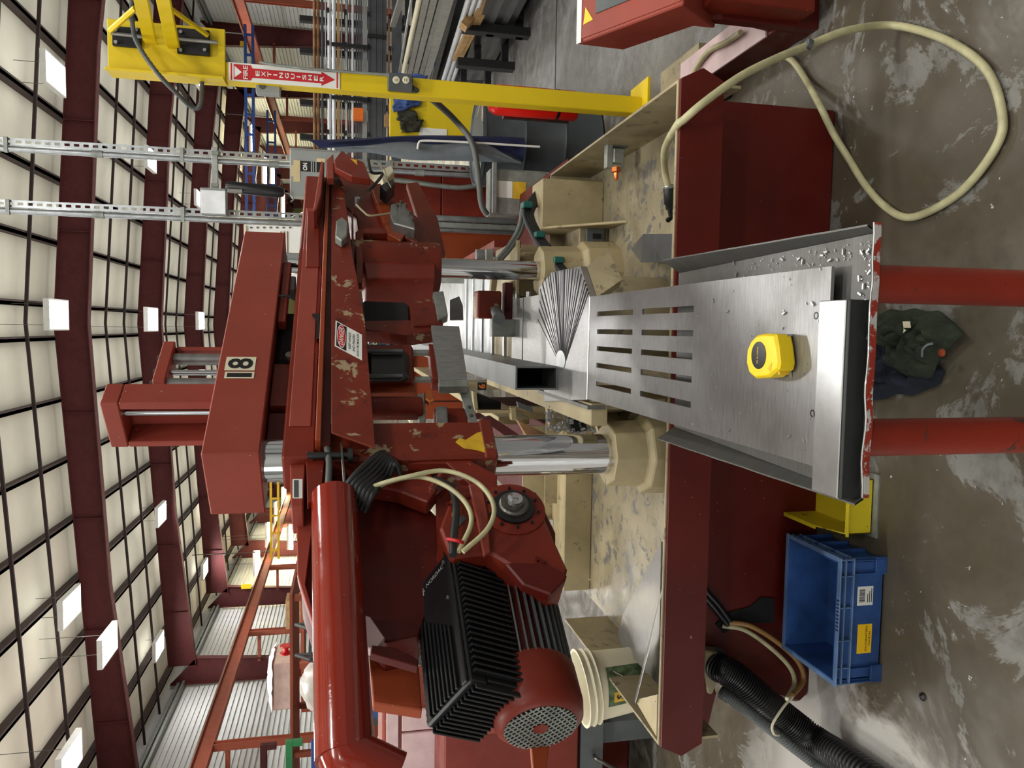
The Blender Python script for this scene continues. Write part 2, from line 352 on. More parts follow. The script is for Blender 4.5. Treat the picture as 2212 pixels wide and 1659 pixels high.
for x, y in ((.15, 9.0), (4.7, 9.0), (-5.7, 9.0), (.15, 1.2), (-9.3, 1.5), (4.7, 1.2), (-4.7, 1.2), (.15, -6), (5.5, -6)): alight('bay_lamp', (x, y, ZL), (x, y+.001, 0), 1.0, .54, 136, (1, .99, .96))
for q, lab in (((547,299),'long warm tube light beside the blue truss, largest on the mast side'),((573,369),'warm tube light second in the receding row behind the struts'),((590,391),'warm tube light third in the receding row behind the struts'),((612,442),'warm tube light fourth, just above the black handle'),
               ((557,1217),'warm tube light just beyond the free end of the yellow truss'),((582,1155),'warm tube light inside the yellow truss'),((600,1110),'warm tube light between the yellow truss and the red arm'),((615,1078),'warm tube light nearest the chrome post'),((629,1160),'warm tube light low between truss and red arm')):
    p = PZ(*q, 6.1) if q[1] < 1000 else PZ(*q, 1.5+4.6*10.2/max(10.2, abs(PZ(*q, 6.1).x))); L2 = 25*p.length/FPX
    t_ = thing('tube_light', lab, 'tube light', p)
    part(t_, 'tube', MB().cyl((p.x-L2, p.y, p.z), (p.x+L2, p.y, p.z), .09, n=10), 'lamp_warm', 60)
    part(t_, 'housing', MB().box(p.x-L2, p.x+L2, p.y-.12, p.y+.12, p.z+.1, p.z+.2), 'white')
    part(t_, 'hanger', MB().cyl((p.x, p.y, p.z+.2), (p.x, p.y, roofz(p.x)-.02), .01, n=5), 'bolt')
# truss bridges
def truss(nm, lab, y, x0, x1, z0, z1, mat, n, cc=.05):
    t_ = thing(nm, lab, 'truss', ((x0+x1)/2, y, z0))
    part(t_, 'chord', MB().box(x0, x1, y-cc/2, y+cc/2, z0, z0+cc), mat); part(t_, 'chord', MB().box(x0, x1, y-cc/2, y+cc/2, z1-cc, z1), mat)
    for k in range(n):
        x = x0+(x1-x0)*(k+.5)/n; part(t_, 'rung', MB().box(x-cc*.4, x+cc*.4, y-cc*.4, y+cc*.4, z0+cc, z1-cc), mat)
    for x in (x0+.3, x1-.3): part(t_, 'hanger', MB().cyl((x, y, z1), (x, y, roofz(x)-.02), .02, n=6), 'bolt')
    return t_
truss('truss_girder', 'blue crane truss crossing the hall, the nearer and higher one', 27.6, -3, 9.95, 4.45, 4.78, 'blue_truss', 20, .09)
truss('truss_girder', 'blue crane truss crossing the hall, the farther and lower one', 38, -6.5, 9.95, 4.62, 5.05, 'blue_truss', 17, .09)
truss('truss_girder', 'yellow crane truss between the tube lights', 31.5, -9.3, -3, 4.05, 4.42, 'safety_yellow', 9, .09)
for (q, y, lab) in (((532,1267),32.66,'small yellow capacity plate high on a dark red column on the motor side'),((530,95),32.66,'small yellow capacity plate high on a dark red column near the yellow mast plate')):
    p = PY(*q, y); solo('capacity_plate', lab, 'sign', MB().box(p.x-.1, p.x+.1, y, y+.01, p.z-.2, p.z+.2), 'safety_yellow')
for (a, b, lab) in (((-6.5, 58, 0), (-5.4, 58, 3.6), 'leaning aluminium ladder far off at the end of the hall by the yellow truss'), ((6.8, 38.9, 0), (4.9, 41, 4.9), 'aluminium stair ladder leaning far off behind the blue trusses')):
    t_ = thing('ladder', lab, 'ladder', a); a, b = V(a), V(b); sd = V((.0, .0, .0))
    for dx in (-.25, .25): part(t_, 'rail', MB().cyl(a+V((dx,0,0)), b+V((dx,0,0)), .04, n=6), 'alu')
    for k in range(1, 12): p = a.lerp(b, k/12); part(t_, 'rung', MB().cyl(p+V((-.25,0,0)), p+V((.25,0,0)), .025, n=6), 'alu')

# ================================================ LEFT BACKGROUND
def crate(nm, lab, cat, X0, X1, Y0, Y1, y, dep, mat, grp=None, bw=.01, base=None):
    a = PY(X0, Y1, y); b = PY(X1, Y0, y); z0 = b.z if base is None else base
    return solo(nm, lab, cat, MB().box(a.x, b.x, y, y+dep, z0, a.z), mat, bw=bw, group=grp)
# storage rack against the left wall (posts, shelves) with loads
rk = thing('storage_rack', 'tall orange-brown storage rack by the white ribbed wall behind the machine arm', 'rack', (-8.2, 15, 0))
for x in (-9.6, -8.0, -5.0):
    for y in (14.4, 16.3): part(rk, 'post', MB().box(x-.05, x+.05, y-.05, y+.05, 0, 2.44), 'crane_orange')
for z in (.9, 2.44): part(rk, 'shelf', MB().box(-9.7, -4.9, 14.3, 16.4, z, z+.05), 'crane_orange')
rk2 = thing('storage_rack', 'orange-brown cross rack behind the wrapped stack of boxes', 'rack', (-9, 17.2, 0))
for x in (-10.9, -7.5): part(rk2, 'post', MB().box(x-.06, x+.06, 17.1, 17.25, 0, 2.6), 'crane_orange')
part(rk2, 'shelf', MB().box(-11, -7.4, 16.9, 17.8, 1.5, 1.56), 'crane_orange')
def wrapped(lab, X0, X1, Y0, Y1, y, dep, mat1, mat2, base):
    a = PY(X0, Y1, y); b = PY(X1, Y0, y); t_ = thing('wrapped_load', lab, 'wrapped load', ((a.x+b.x)/2, y+dep/2, base))
    hz = a.z-.25*(a.z-base)
    part(t_, 'stack', MB().box(a.x, b.x, y, y+dep, base, hz), mat1, bw=.02)
    part(t_, 'plastic_cover', MB().grid(lambda u, v: (a.x-.04+(b.x-a.x+.08)*u, y-.04+(dep+.08)*v, hz+.02+(a.z-hz)*math.sin(math.pi*min(1, max(0, u)))**.4*math.sin(math.pi*v)**.4-.06*(mnoise.noise(V((u*9, v*9, X0)))) ), 12, 10), mat2, 50)
wrapped('tall stack of boxes under clear plastic wrap on top of the orange-brown rack', 577, 633, 1432, 1537, 15.0, 1.0, 'plastic_wrap', 'lens_white', 2.495)
wrapped('low load under a yellowish plastic sheet next to the red arm', 648, 690, 1445, 1560, 13.5, .8, 'curtain_grey', 'plastic_wrap', 0)
crate('cardboard_box', 'tan cardboard box standing on a shelf beside the stair ladder', 'box', 617, 642, 1296, 1360, 20, .6, 'cardboard', base=2.6)
solo('box_shelf', 'brown shelf plank carrying the tan cardboard box', 'shelf', MB().box(-9.9, -6.2, 19.8, 20.9, 2.52, 2.6).box(-9.9, -9.8, 19.8, 20.9, 0, 2.52).box(-6.3, -6.2, 19.8, 20.9, 0, 2.52), 'crane_orange')
# stair ladder (grey) left
t_ = thing('rolling_ladder', 'grey rolling stair ladder between the cardboard box and the red arm', 'ladder', (-5.9, 12.6, 0))
for dx in (0, .55):
    part(t_, 'side_rail', MB().cyl((-6.25+dx, 12.4, .0), (-5.75+dx, 13.6, 2.35), .03, n=8), 'alu_dark')
    part(t_, 'rear_leg', MB().cyl((-5.75+dx, 13.7, .0), (-5.75+dx, 13.6, 2.35), .025, n=8), 'alu_dark')
for k in range(1, 9):
    f_ = k/9; part(t_, 'tread', MB().box(-6.25+.5*f_, -5.7+.5*f_, 12.4+1.2*f_-.1, 12.4+1.2*f_+.1, 2.35*f_-.02, 2.35*f_+.02), 'grey_dark')
# red reels, green & blue frames
for k, (X, Y) in enumerate(((626, 1400), (640, 1425))):
    p = PY(X, Y, 14.8+.5*k); solo('wire_reel', ['red wire reel on the orange-brown rack, the one beside the stair ladder top', 'red wire reel on the orange-brown rack, the one nearer the red round arm'][k], 'reel', MB().lathe((p.x-.1, p.y, 2.49+.11), (1,0,0), [(.11,0),(.11,.02),(.05,.03),(.05,.13),(.11,.14),(.11,.16)], 18), 'sign_red', 40)
def arm_frame(lab, X, Y, y, mat):
    p = PY(X, Y, y); t_ = thing('post_frame', lab, 'frame', (p.x-2.4, y, 0))
    part(t_, 'arm', MB().box(p.x-2.4, p.x, y-.035, y+.035, p.z-.075, p.z), mat, bw=.004)
    part(t_, 'down_lip', MB().box(p.x-.06, p.x, y-.034, y+.034, p.z-.18, p.z-.076), mat)
    part(t_, 'post', MB().box(p.x-2.46, p.x-2.38, y-.04, y+.04, 0, p.z+.02), mat); part(t_, 'foot', MB().box(p.x-2.7, p.x-2.1, y-.06, y+.06, 0, .06), mat)
arm_frame('green painted cantilever arm by the white ribbed wall, middle one of three', 617, 1600, 8.5, 'green')
arm_frame('light blue cantilever arm by the white ribbed wall, lowest of three', 672, 1600, 8.4, 'blue_truss')
arm_frame('brown cantilever arm by the white ribbed wall, highest of three', 562, 1608, 8.9, 'steel_frame')
crate('tool_cabinet', 'dark grey tool cabinet below the plastic sheeted load', 'cabinet', 690, 760, 1500, 1580, 9.5, .6, 'grey_dark', base=0)
crate('parts_bin', 'blue parts box with white marking beside the pinkish white cabinet doors', 'bin', 800, 822, 1515, 1555, 5.4, .4, 'tote_blue', base=.9)
solo('bin_table', 'small grey table under the blue parts box', 'table', MB().box(-2.75, -2.15, 5.35, 5.9, .86, .9).box(-2.72, -2.68, 5.38, 5.42, 0, .86).box(-2.22, -2.18, 5.38, 5.42, 0, .86).box(-2.72, -2.68, 5.82, 5.86, 0, .86).box(-2.22, -2.18, 5.82, 5.86, 0, .86), 'grey_dark')
# pale cabinet with doors and dark red cabinet at far left
y0 = 3.75
cb = thing('steel_cabinet', 'red framed cabinet with pinkish white doors behind the motor', 'cabinet', (PY(900, 1600, y0).x, y0, 0))
xa, xb = PY(900, 1659, y0).x-.5, PY(900, 1530, y0).x; zt = PY(826, 1600, y0).z
part(cb, 'body', MB().box(xa, xb, y0+.02, y0+.5, 0, zt), 'red_clean', bw=.01)
zm = PY(866, 1600, y0).z; xm = PY(900, 1578, y0).x
part(cb, 'top_panel', MB().box(xa, xb-.01, y0-.0, y0+.02, zm+.012, zt-.02), 'pink_white', bw=.003)
part(cb, 'door', MB().box(xa, xm-.012, y0-.0, y0+.02, .75, zm-.005), 'pink_white', bw=.003); part(cb, 'door', MB().box(xm+.0, xb-.01, y0-.0, y0+.02, .75, zm-.005), 'pink_white', bw=.003)
y1 = 3.35
tk = thing('hydraulic_tank', 'dark red hydraulic tank cabinet beside the bucket below the motor', 'tank', (PY(1250, 1610, y1).x, y1, 0))
a = PY(960, 1600, y1)
part(tk, 'body', MB().box(PY(1250, 1659, y1).x-.5, PY(1300, 1545, y1).x, y1, y1+.38, .42, a.z), 'red', bw=.008)
part(tk, 'side_channel', MB().box(PY(1000, 1585, y1).x, PY(1000, 1560, y1).x, y1-.03, y1, .45, a.z-.02), 'red_clean', bw=.004)
part(tk, 'handle', MB().tube(spl([PY(1283, 1634, y1), PY(1290, 1640, y1-.05), PY(1325, 1659, y1-.05), PY(1335, 1664, y1)]), .009), 'bolt', 60)
part(tk, 'base_frame', MB().box(PY(1250, 1659, y1).x-.5, PY(1300, 1545, y1).x, y1, y1+.36, .30, .41), 'grey_dark'); 
for dx in (.05, .5): part(tk, 'foot', MB().box(PY(1300, 1545, y1).x-dx-.1, PY(1300, 1545, y1).x-dx, y1+.02, y1+.3, 0, .3), 'grey_dark')
# ================================================ THE SAW
def slab(parent, name, poly, o, th, mat, bw=.002, **k):
    return part(parent, name, MB().prism([HP(X, Y, o) for X, Y in poly], -N1*th), mat, bw=bw, **k)
def hbox(parent, name, s0, s1, o0, o1, z0, z1, mat, bw=.003, **k): return part(parent, name, MB().hb(s0, s1, o0, o1, z0, z1), mat, bw=bw, **k)
def S(X, Y, o): p = HP(X, Y, o); return (p-CL).dot(E1)
def Zh(X, Y, o): return HP(X, Y, o).z
# ---- base with coolant trough
bx0, bx1, by0, by1, bz = -1.14, .655, 1.90, 3.19, .65
tr = thing('band_saw', 'big dark red mitring band saw with beige chip trough, chrome columns and the number 18', 'band saw', (-.2, 2.6, 0))
part(tr, 'body', MB().prism([(-.98, 2.19, .0), (.70, 2.19, .0), (.70, 2.19, .47), (-1.06, 2.19, .47), (-1.06, 2.19, .30)], (0, .9, 0)), 'red_base', bw=.006)
part(tr, 'front_fascia', MB().prism([(bx0, by0, .53), (bx0-.03, by0, .59), (bx0, by0, bz), (bx1, by0, bz), (bx1+.03, by0, .59), (bx1, by0, .53)], (0, .012, 0)), 'red_base')
part(tr, 'front_underside', MB().prism([(bx0, by0+.012, .53), (bx1, by0+.012, .53), (bx1, 2.19, .468), (bx0, 2.19, .468)], (0, 0, .006)), 'red_base')
rim = MB().box(bx0, bx1, by0+.012, by0+.022, .56, bz+.004)
rim.box(bx1-.008, bx1, by0+.02, by1, .47, bz+.004).box(bx0, bx0+.008, by0+.02, by1-.35, .47, bz+.004)
part(tr, 'trough_wall', rim, 'beige', bw=.001)
part(tr, 'trough_rear_wall', MB().box(-.75, bx1, by1-.01, by1, .47, bz+.004), 'beige')
part(tr, 'trough_floor', MB().box(bx0+.008, bx1-.008, 2.19, by1-.01, .472, .48).prism([(bx0+.008, by0+.022, .537), (bx1-.008, by0+.022, .537), (bx1-.008, 2.19, .475), (bx0+.008, 2.19, .475)], (0, 0, .005)), 'trough_floor')
# raised ledge along the back left, gusset box at the back right
a, b = PZ(1280, 1040, .48), PZ(1284, 1290, .48)
yl = a.y
part(tr, 'ledge', MB().box(-1.10, -.42, yl, yl+.2, .48, .60), 'beige_clean', bw=.004)
part(tr, 'ledge_end_plate', MB().prism([(-1.05, yl-.004, .48), (-1.05, yl+.35, .48), (-1.05, yl+.35, .72), (-1.05, yl+.1, .72)], (-.008, 0, 0)), 'beige_clean')
part(tr, 'ledge_back_plate', MB().box(-1.05, -.42, yl+.2, yl+.21, .56, .735), 'beige_clean')
part(tr, 'white_stripe_block', MB().box(-.985, -.835, yl+.17, yl+.2, .60, .635), 'lens_white', bw=.002)
g0 = PY(1200, 375, 3.12)
part(tr, 'gusset_box', MB().box(.40, .60, 3.0, 3.17, .48, .735).prism([(.40, 3.0, .735), (.40, 2.72, .48), (.40, 3.0, .48)], (.01, 0, 0)), 'beige_clean', bw=.003)
part(tr, 'rear_step', MB().box(-.1, .42, 2.93, 3.15, .48, .60), 'beige', bw=.004)
part(tr, 'vent_slot', MB().box(.03, .40, 2.915, 2.932, .50, .575), 'grey_dark', bw=.002)
for k in range(3): part(tr, 'slot', MB().box(.30+.03*k, .32+.03*k, 2.908, 2.918, .52, .55), 'black')
# sloping chip plate (left part of the trough)
q = [PZ(1400, 1370, .60), PZ(1350, 1370, .53), PZ(1335, 1380, .52), PZ(1400, 1180, .49), PZ(1432, 1100, .49), PZ(1425, 1240, .585)]
part(tr, 'chip_slide', MB().prism([PZ(1432, 1170, .56), PZ(1350, 1325, .50), PZ(1334, 1382, .50), PZ(1427, 1480, .60)], (0, 0, .006)), 'stainless')
part(tr, 'slide_lip', MB().prism([PZ(1432, 1260, .62), PZ(1398, 1400, .60), PZ(1370, 1512, .63), PZ(1372, 1518, .655), PZ(1402, 1400, .66), PZ(1432, 1265, .645)], (0, -.004, 0)), 'stainless')
part(tr, 'corner_plate', MB().prism([PZ(1418, 1592, .648), PZ(1372, 1512, .648), PZ(1420, 1500, .648)], (0, 0, -.006)), 'beige_clean')
for k in (0, 1): part(tr, 'drain_hose', MB().tube(spl([PY(1494+13*k, 930, 2.17), PY(1494+13*k, 1100, 2.17), PY(1496+13*k, 1240, 2.17), PY(1512+12*k, 1275, 2.17), PY(1542+9*k, 1312-6*k, 2.17), PY(1572+6*k, 1350-6*k, 2.175)], 6), .0095), 'black', 60)
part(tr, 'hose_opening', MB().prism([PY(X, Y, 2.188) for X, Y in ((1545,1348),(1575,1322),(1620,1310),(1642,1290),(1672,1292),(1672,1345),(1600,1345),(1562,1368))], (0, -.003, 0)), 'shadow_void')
part(tr, 'cable', MB().tube(spl([PY(1565,1345,2.18), PY(1620,1352,2.15), PY(1680,1388,2.15), PY(1724,1430,2.15), PY(1735,1470,2.14), PY(1712,1502,2.08)], 6), .008), 'hose_tan', 60)
part(tr, 'cable', MB().tube(spl([PY(1560,1352,2.18), PY(1610,1362,2.155), PY(1665,1400,2.155), PY(1705,1440,2.155), PY(1716,1475,2.145), PY(1698,1512,2.08)], 6), .007), 'hose_cream', 60)
part(tr, 'side_box', MB().prism([PY(X, Y, 2.14) for X, Y in ((1474,1436),(1532,1440),(1548,1500),(1532,1566),(1476,1572))], (0, .30, 0)), 'red_base', bw=.004)
part(tr, 'side_bulge', MB().prism([PY(X, Y, 2.20) for X, Y in ((1520,1360),(1700,1360),(1738,1410),(1752,1460),(1748,1500),(1728,1520),(1660,1500),(1590,1470),(1530,1440))], (0, .40, 0)), 'red_base', bw=.01)
part(tr, 'hose_gland', MB().prism([PY(X, Y, 2.13) for X, Y in ((1524,1405),(1560,1412),(1562,1440),(1540,1500),(1530,1500),(1520,1440))], (0, .05, 0)), 'beige', bw=.004)
# pedestals
def pedestal(cx, cy, z0, z1, rad_, nm):
    m = MB().lathe((cx, cy, z0), (0, 0, 1), [(rad_*1.25, 0), (rad_*1.2, (z1-z0)*.55), (rad_, (z1-z0)*.6), (rad_*.95, z1-z0)], 8)
    return part(tr, nm, m, 'beige_clean', bw=.003)
pedestal(CL.x, CL.y, .535, .77, .098, 'column_pedestal')
cr = HW(.978, 0, 0); pedestal(cr.x, cr.y, .40, .78, .10, 'column_pedestal')
cr0 = part(tr, 'pedestal_gusset', MB().prism([(CL.x-.02, CL.y-.0, .77), (CL.x+.16, CL.y+.22, .77), (CL.x+.16, CL.y+.22, .48), (CL.x-.02, CL.y-.02, .53)], (.02, 0, 0)), 'beige_clean')
m = MB()
for k in range(70):
    a = rng.uniform(0, 6.28); r = rng.uniform(.09, .16); p = V((CL.x+math.cos(a)*r-.05, CL.y+math.sin(a)*r, .487)); p.z = .487+max(0, 2.19-p.y)*.225; s_ = rng.uniform(.004, .012)
    m.ob(p, (s_, rng.uniform(-s_, s_), 0), (0, s_, rng.uniform(0, s_)), (rng.uniform(-s_, s_)*.3, 0, s_*.6))
o = part(tr, 'metal_chips', m, 'chips', kind='stuff')
# ---- round slewing table with fan of saw cuts
zt = .85
poly = [PZ(X, Y, zt) for X, Y in ((1273,641),(1252,575),(1190,588),(1164,622),(1160,700),(1160,770),(1172,800),(1176,868),(1267,864))]
tb = part(tr, 'saw_table', MB().prism(poly, (0, 0, -.022)), 'table_steel', bw=.002, label='worn steel table top with a fan of blade cuts')
hub = PZ(1212, 778, zt)
pv = PZ(1207, 783, zt)
part(tb, 'pivot_disc', MB().prism([hub+V((.030*math.cos(t_), .052*math.sin(t_), 0)) for t_ in [math.pi*k/16 for k in range(32)]], (0,0,.0025)), 'alu')
gm = MB()
gl = PZ(1216, 800, zt)
ends = [PZ(X, Y, zt) for X, Y in ((1170,640),(1167,625),(1172,612),(1178,603),(1184,596),(1188,592),(1194,589),(1199,588),(1205,586),(1210,585),(1214,584),(1220,583),(1226,582),(1231,580),(1238,580),(1245,580),(1251,582),(1256,592),(1262,606),(1265,615),(1268,625),(1271,633),(1166,650),(1164,668),(1162,690),(1218,583),(1201,587))]
for k, e in enumerate(ends):
    d = (e-gl).normalized(); sd = V((-d.y, d.x, 0))*(.0022+.0030*((k*7) % 3)/2); a = gl+d*.03
    gm.prism([a+sd*.4+V((0,0,.0006)), e+sd+V((0,0,.0006)), e-sd+V((0,0,.0006)), a-sd*.4+V((0,0,.0006))], (0, 0, -.003))
part(tb, 'saw_cut', gm, 'black_matte', kind='stuff')
part(tb, 'table_edge', MB().prism([PZ(1252,575,zt)+V((0,0,-.022)), PZ(1273,641,zt)+V((0,0,-.022)), PZ(1273,641,zt)+V((.05,.02,-.10)), PZ(1252,575,zt)+V((.06,.05,-.10))], (-.02, .02, 0)), 'beige')
part(tb, 'turntable', MB().lathe((.02, 2.42, .60), (0,0,1), [(.16,-.12),(.16,.12),(.14,.14),(.14,.228)], 36), 'beige', 50)
part(tb, 'support_bracket', MB().prism([(-.22, 2.05, .60), (-.22, 2.05, .82), (-.26, 2.28, .82), (-.26, 2.28, .60)], (.03, 0, 0)), 'beige_clean', bw=.003)
# rear bed plates seen between vise and table
part(tb, 'bed_plate', MB().box(-.19, .12, 2.46, 2.80, .842, .850), 'steel_x', bw=.001); part(tb, 'bed_plate', MB().box(-.19, .12, 2.815, 3.0, .842, .850), 'steel_x', bw=.001)
part(tb, 'fence_strip', MB().box(-.262, -.20, 2.01, 3.6, .79, .838), 'beige_clean', bw=.002)
part(tb, 'side_plate', MB().box(-.215, -.205, 2.0, 2.55, .80, .852), 'steel_bar')
# rear frame of the saw behind the trough
part(tr, 'rear_frame', MB().box(-.95, -.45, 3.25, 5.0, .05, .56), 'steel_frame', bw=.004); part(tr, 'rear_frame', MB().box(.40, .75, 3.3, 4.3, .02, .55), 'red_base', bw=.004)
for q_, o_, mt_n in ((((1026,848),(1082,868),(1082,890),(1030,886)), 3.26, 'black_matte'), (((1040,905),(1062,900),(1150,958),(1120,962)), 3.22, 'steel_frame'), (((1022,846),(1029,846),(1034,892),(1026,892)), 3.22, 'beige_clean'), (((1030,886),(1112,886),(1112,893),(1030,892)), 3.20, 'beige_clean'), (((1104,882),(1114,880),(1116,908),(1106,908)), 3.18, 'beige_clean'), (((1118,908),(1195,945),(1195,958),(1140,945)), 3.0, 'rust')):
    part(tr, 'frame_or_recess', MB().prism([PY(X, Y, o_) for X, Y in q_], (0, .05, 0)), mt_n)  # the black piece paints the shade of the recess inside the frame
part(tr, 'guide_channel', MB().prism([PY(X, Y, 3.0) for X, Y in ((1118,868),(1150,880),(1152,892),(1120,880))], (0, .03, 0)), 'grey_dark')
m = MB()
for k in range(160):
    X, Y = rng.uniform(1185, 1300), rng.uniform(880, 935); p = PY(X, Y+.1*(X-1185), 2.45+rng.uniform(-.05, .05)); s_ = rng.uniform(.003, .009)
    m.ob(p, (s_, rng.uniform(-s_, s_), 0), (0, s_, rng.uniform(0, s_)), (rng.uniform(-s_, s_)*.3, 0, s_*.6))
part(tr, 'chip_pile', m, 'chips', kind='stuff'); part(tr, 'chip_chute', MB().prism([PY(X, Y, 2.52) for X, Y in ((1180,872),(1300,890),(1320,935),(1190,930))], (0, .03, 0)), 'beige', bw=.002)
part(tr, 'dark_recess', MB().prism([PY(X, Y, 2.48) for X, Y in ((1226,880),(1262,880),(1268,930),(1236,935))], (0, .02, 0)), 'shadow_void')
# ---- discharge tray on pipe legs, with slotted plate and end bar
ty = thing('discharge_tray', 'stainless discharge tray with raised flanges on two red pipe legs', 'tray', (-.04, 1.2, 0))
xl, xr = -.212, .130
tilt = lambda y: .835-.012+(y-.86)*-.045
panz = lambda y: .837-(y-.86)*.084
def flange(x, out):
    m = MB(); n = 16; a = []; b = []
    for k in range(n+1):
        y = .872+(1.60-.872)*k/n; zz = tilt(y); hgt = .062+.004*mnoise.noise(V((k*.9, x*9, 0)))
        a.append(V((x, y, panz(y)))); b.append(V((x+out*(.008+.018*k/n), y, zz-.035+hgt)))
    for k in range(n):
        for th in (0, out*.0025): m.add([a[k]+V((th,0,0)), a[k+1]+V((th,0,0)), b[k+1]+V((th,0,0)), b[k]+V((th,0,0))], [(0,1,2,3)])
        m.add([b[k], b[k+1], b[k+1]+V((out*.0025,0,.0)), b[k]+V((out*.0025,0,0))], [(0,1,2,3)])
    return m
part(ty, 'pan', MB().prism([(xl, .866, panz(.866)), (xr, .866, panz(.866)), (xr, 1.60, panz(1.6)), (xl, 1.60, panz(1.6))], (0, 0, .002)), 'steel_bar')
part(ty, 'flange', flange(xl, -1), 'steel_bar'); part(ty, 'flange', flange(xr, 1), 'steel_bar')
m = MB(); n = 24
prev = None; top = []; bot = []
for k in range(n+1):
    x = xl+.002+(xr-xl+.010)*k/n; w_ = .0025*mnoise.noise(V((x*22, 3, 0)))
    top.append(V((x, .862+w_, .846+w_*.7))); bot.append(V((x, .862+w_, .8375)))
for k in range(n):
    m.add([top[k], top[k+1], bot[k+1], bot[k], top[k]+V((0,.004,0)), top[k+1]+V((0,.004,0)), bot[k+1]+V((0,.004,0)), bot[k]+V((0,.004,0))], [(0,1,2,3),(7,6,5,4),(0,4,5,1),(3,2,6,7)])
part(ty, 'front_lip', m, 'lip_paint')
part(ty, 'lip_edge', MB().tube([p+V((0,.002,.0008)) for p in top], .0016, 6), 'alu', 60)
for x in (.068, -.138):
    part(ty, 'leg', MB().cyl((x, .905, 0), (x, .905, .824), .0255, n=24), 'red_leg', 60)
    part(ty, 'foot_plate', MB().box(x-.06, x+.06, .845, .965, 0, .008), 'red_leg')
# chips lying in the tray
m = MB()
for k in range(260):
    side = rng.random()
    if side < .4: x, y, z = rng.uniform(.098, .124), rng.uniform(.88, 1.3), None
    elif side < .6: x, y, z = rng.uniform(.0, .12), rng.uniform(.872, .905), None
    else: x, y, z = rng.uniform(-.18, .09), .95+abs(rng.gauss(0, .25)), .8506
    if y > 1.55: continue
    z = z if z else panz(y)+.003; s_ = rng.uniform(.0008, .0026) if rng.random() < .85 else .005; a = rng.uniform(0, 3.14)
    m.ob((x, y, z), (math.cos(a)*s_*1.6, math.sin(a)*s_*1.6, 0), (-math.sin(a)*s_*.5, math.cos(a)*s_*.5, 0), (0, 0, s_*.5))
part(ty, 'metal_chips', m, 'alu', kind='stuff')
pl = thing('slotted_plate', 'brushed steel plate with two rows of five long slots bridging table and tray', 'plate', (-.047, 1.5, .84))
# plate with real slots: strips between slots
px0, px1, py0, py1 = -.187, .093, .943, 2.004
rowsA = [(PZ(1292, 676, zt), PZ(1366, 676, zt))]
sx = [.0635, .0095, -.0445, -.0985, -.1525]
yA = (PZ(1366, 720, zt).y, PZ(1290, 720, zt).y); yB = (PZ(1497, 720, zt).y, PZ(1386, 720, zt).y)
xs_ = [PZ(1330, Yc, zt).x for Yc in (676, 717, 756, 795, 838)]; hw = .0062
m = MB()
def solid(x0, x1, y0, y1): m.box(x0, x1, y0, y1, zt-.005, zt)
solid(px0, px1, py0, yB[0]); solid(px0, px1, yB[1], yA[0]); solid(px0, px1, yA[1], py1)
for (ya, yb) in (yA, yB):
    xx = px1
    for xc in xs_: solid(xc+hw, xx, ya, yb); xx = xc-hw
    solid(px0, xx, ya, yb)
part(pl, 'sheet', m, 'stainless')
for Yc, Xc in ((682, 1763), (893, 1755)): c_ = PZ(Xc, Yc, zt); part(pl, 'bolt_hole', MB().lathe(c_-V((0,0,.001)), (0,0,1), [(.0055,0),(.0055,.0014),(.0035,.0014),(.0035,.0008)], 18), 'black', 30)
for (a, b) in (((1567, 877), (1569, 948)), ((1430, 868), (1430, 904))):
    A_, B_ = PZ(*a, zt), PZ(*b, zt); part(pl, 'scribe_line', MB().box(B_.x, A_.x, A_.y-.0006, A_.y+.0006, zt, zt+.0003), 'alu')
eb = thing('end_bar', 'light aluminium bar with black edge lying across the near end of the plate', 'bar', (-.08, .92, .85))
b0, b1 = PZ(1770, 650, .868), PZ(1762, 1062, .868); yn = PZ(1820, 800, .868).y
part(eb, 'top_flat', MB().box(b1.x, b0.x, yn, b0.y, .8505, .868), 'alu', bw=.0012)
part(eb, 'black_edge', MB().box(b1.x, b0.x, yn-.006, yn-.0005, .8385, .866), 'rubber', bw=.001)
# ---- tape measure
tm = thing('tape_measure', 'yellow tape measure lying on the slotted plate', 'tape measure', tuple(PZ(1690, 770, zt)))
c0 = PZ(1688, 770, zt)
def outl(sc, z):
    pts = []
    for X, Y in ((1668,722),(1688,718),(1716,720),(1722,745),(1727,785),(1724,800),(1700,817),(1665,820),(1650,808),(1643,785),(1645,755),(1655,735)):
        p = PZ(X, Y, zt); pts.append(V((c0.x+(p.x-c0.x)*sc, c0.y+(p.y-c0.y)*sc*.93, z)))
    return pts
m = MB(); L0 = [outl(.86, zt+.0006), outl(.95, zt+.004), outl(.95, zt+.026), outl(.86, zt+.031)]; n = 12
for Lr in L0: m.v += Lr
for k in range(3):
    for i in range(n): m.f.append((k*n+i, k*n+(i+1)%n, (k+1)*n+(i+1)%n, (k+1)*n+i))
m.f.append(tuple(range(n))); m.f.append(tuple(range(3*n, 4*n)))
part(tm, 'case', m, 'tape_yellow', bw=.001)
dc = V((c0.x+.001, c0.y+.012, zt+.031)); part(tm, 'badge', MB().lathe(dc, (0,0,1), [(.021,0),(.021,.0008),(.019,.001)], 28), 'black', 40)
text(tm, 'badge_text', '25 ft MAX', dc+V((0,.002,.0012)), (1,0,0), (0,1,0), .004, 'tape_yellow', .026, extr=.0002)
part(tm, 'grip', MB().box(c0.x-.026, c0.x+.02, c0.y-.0345, c0.y-.031, zt+.006, zt+.024), 'label_yellow', bw=.001)
part(tm, 'tape_hook', MB().box(c0.x+.031, c0.x+.034, c0.y-.03, c0.y-.014, zt+.001, zt+.010), 'zinc')
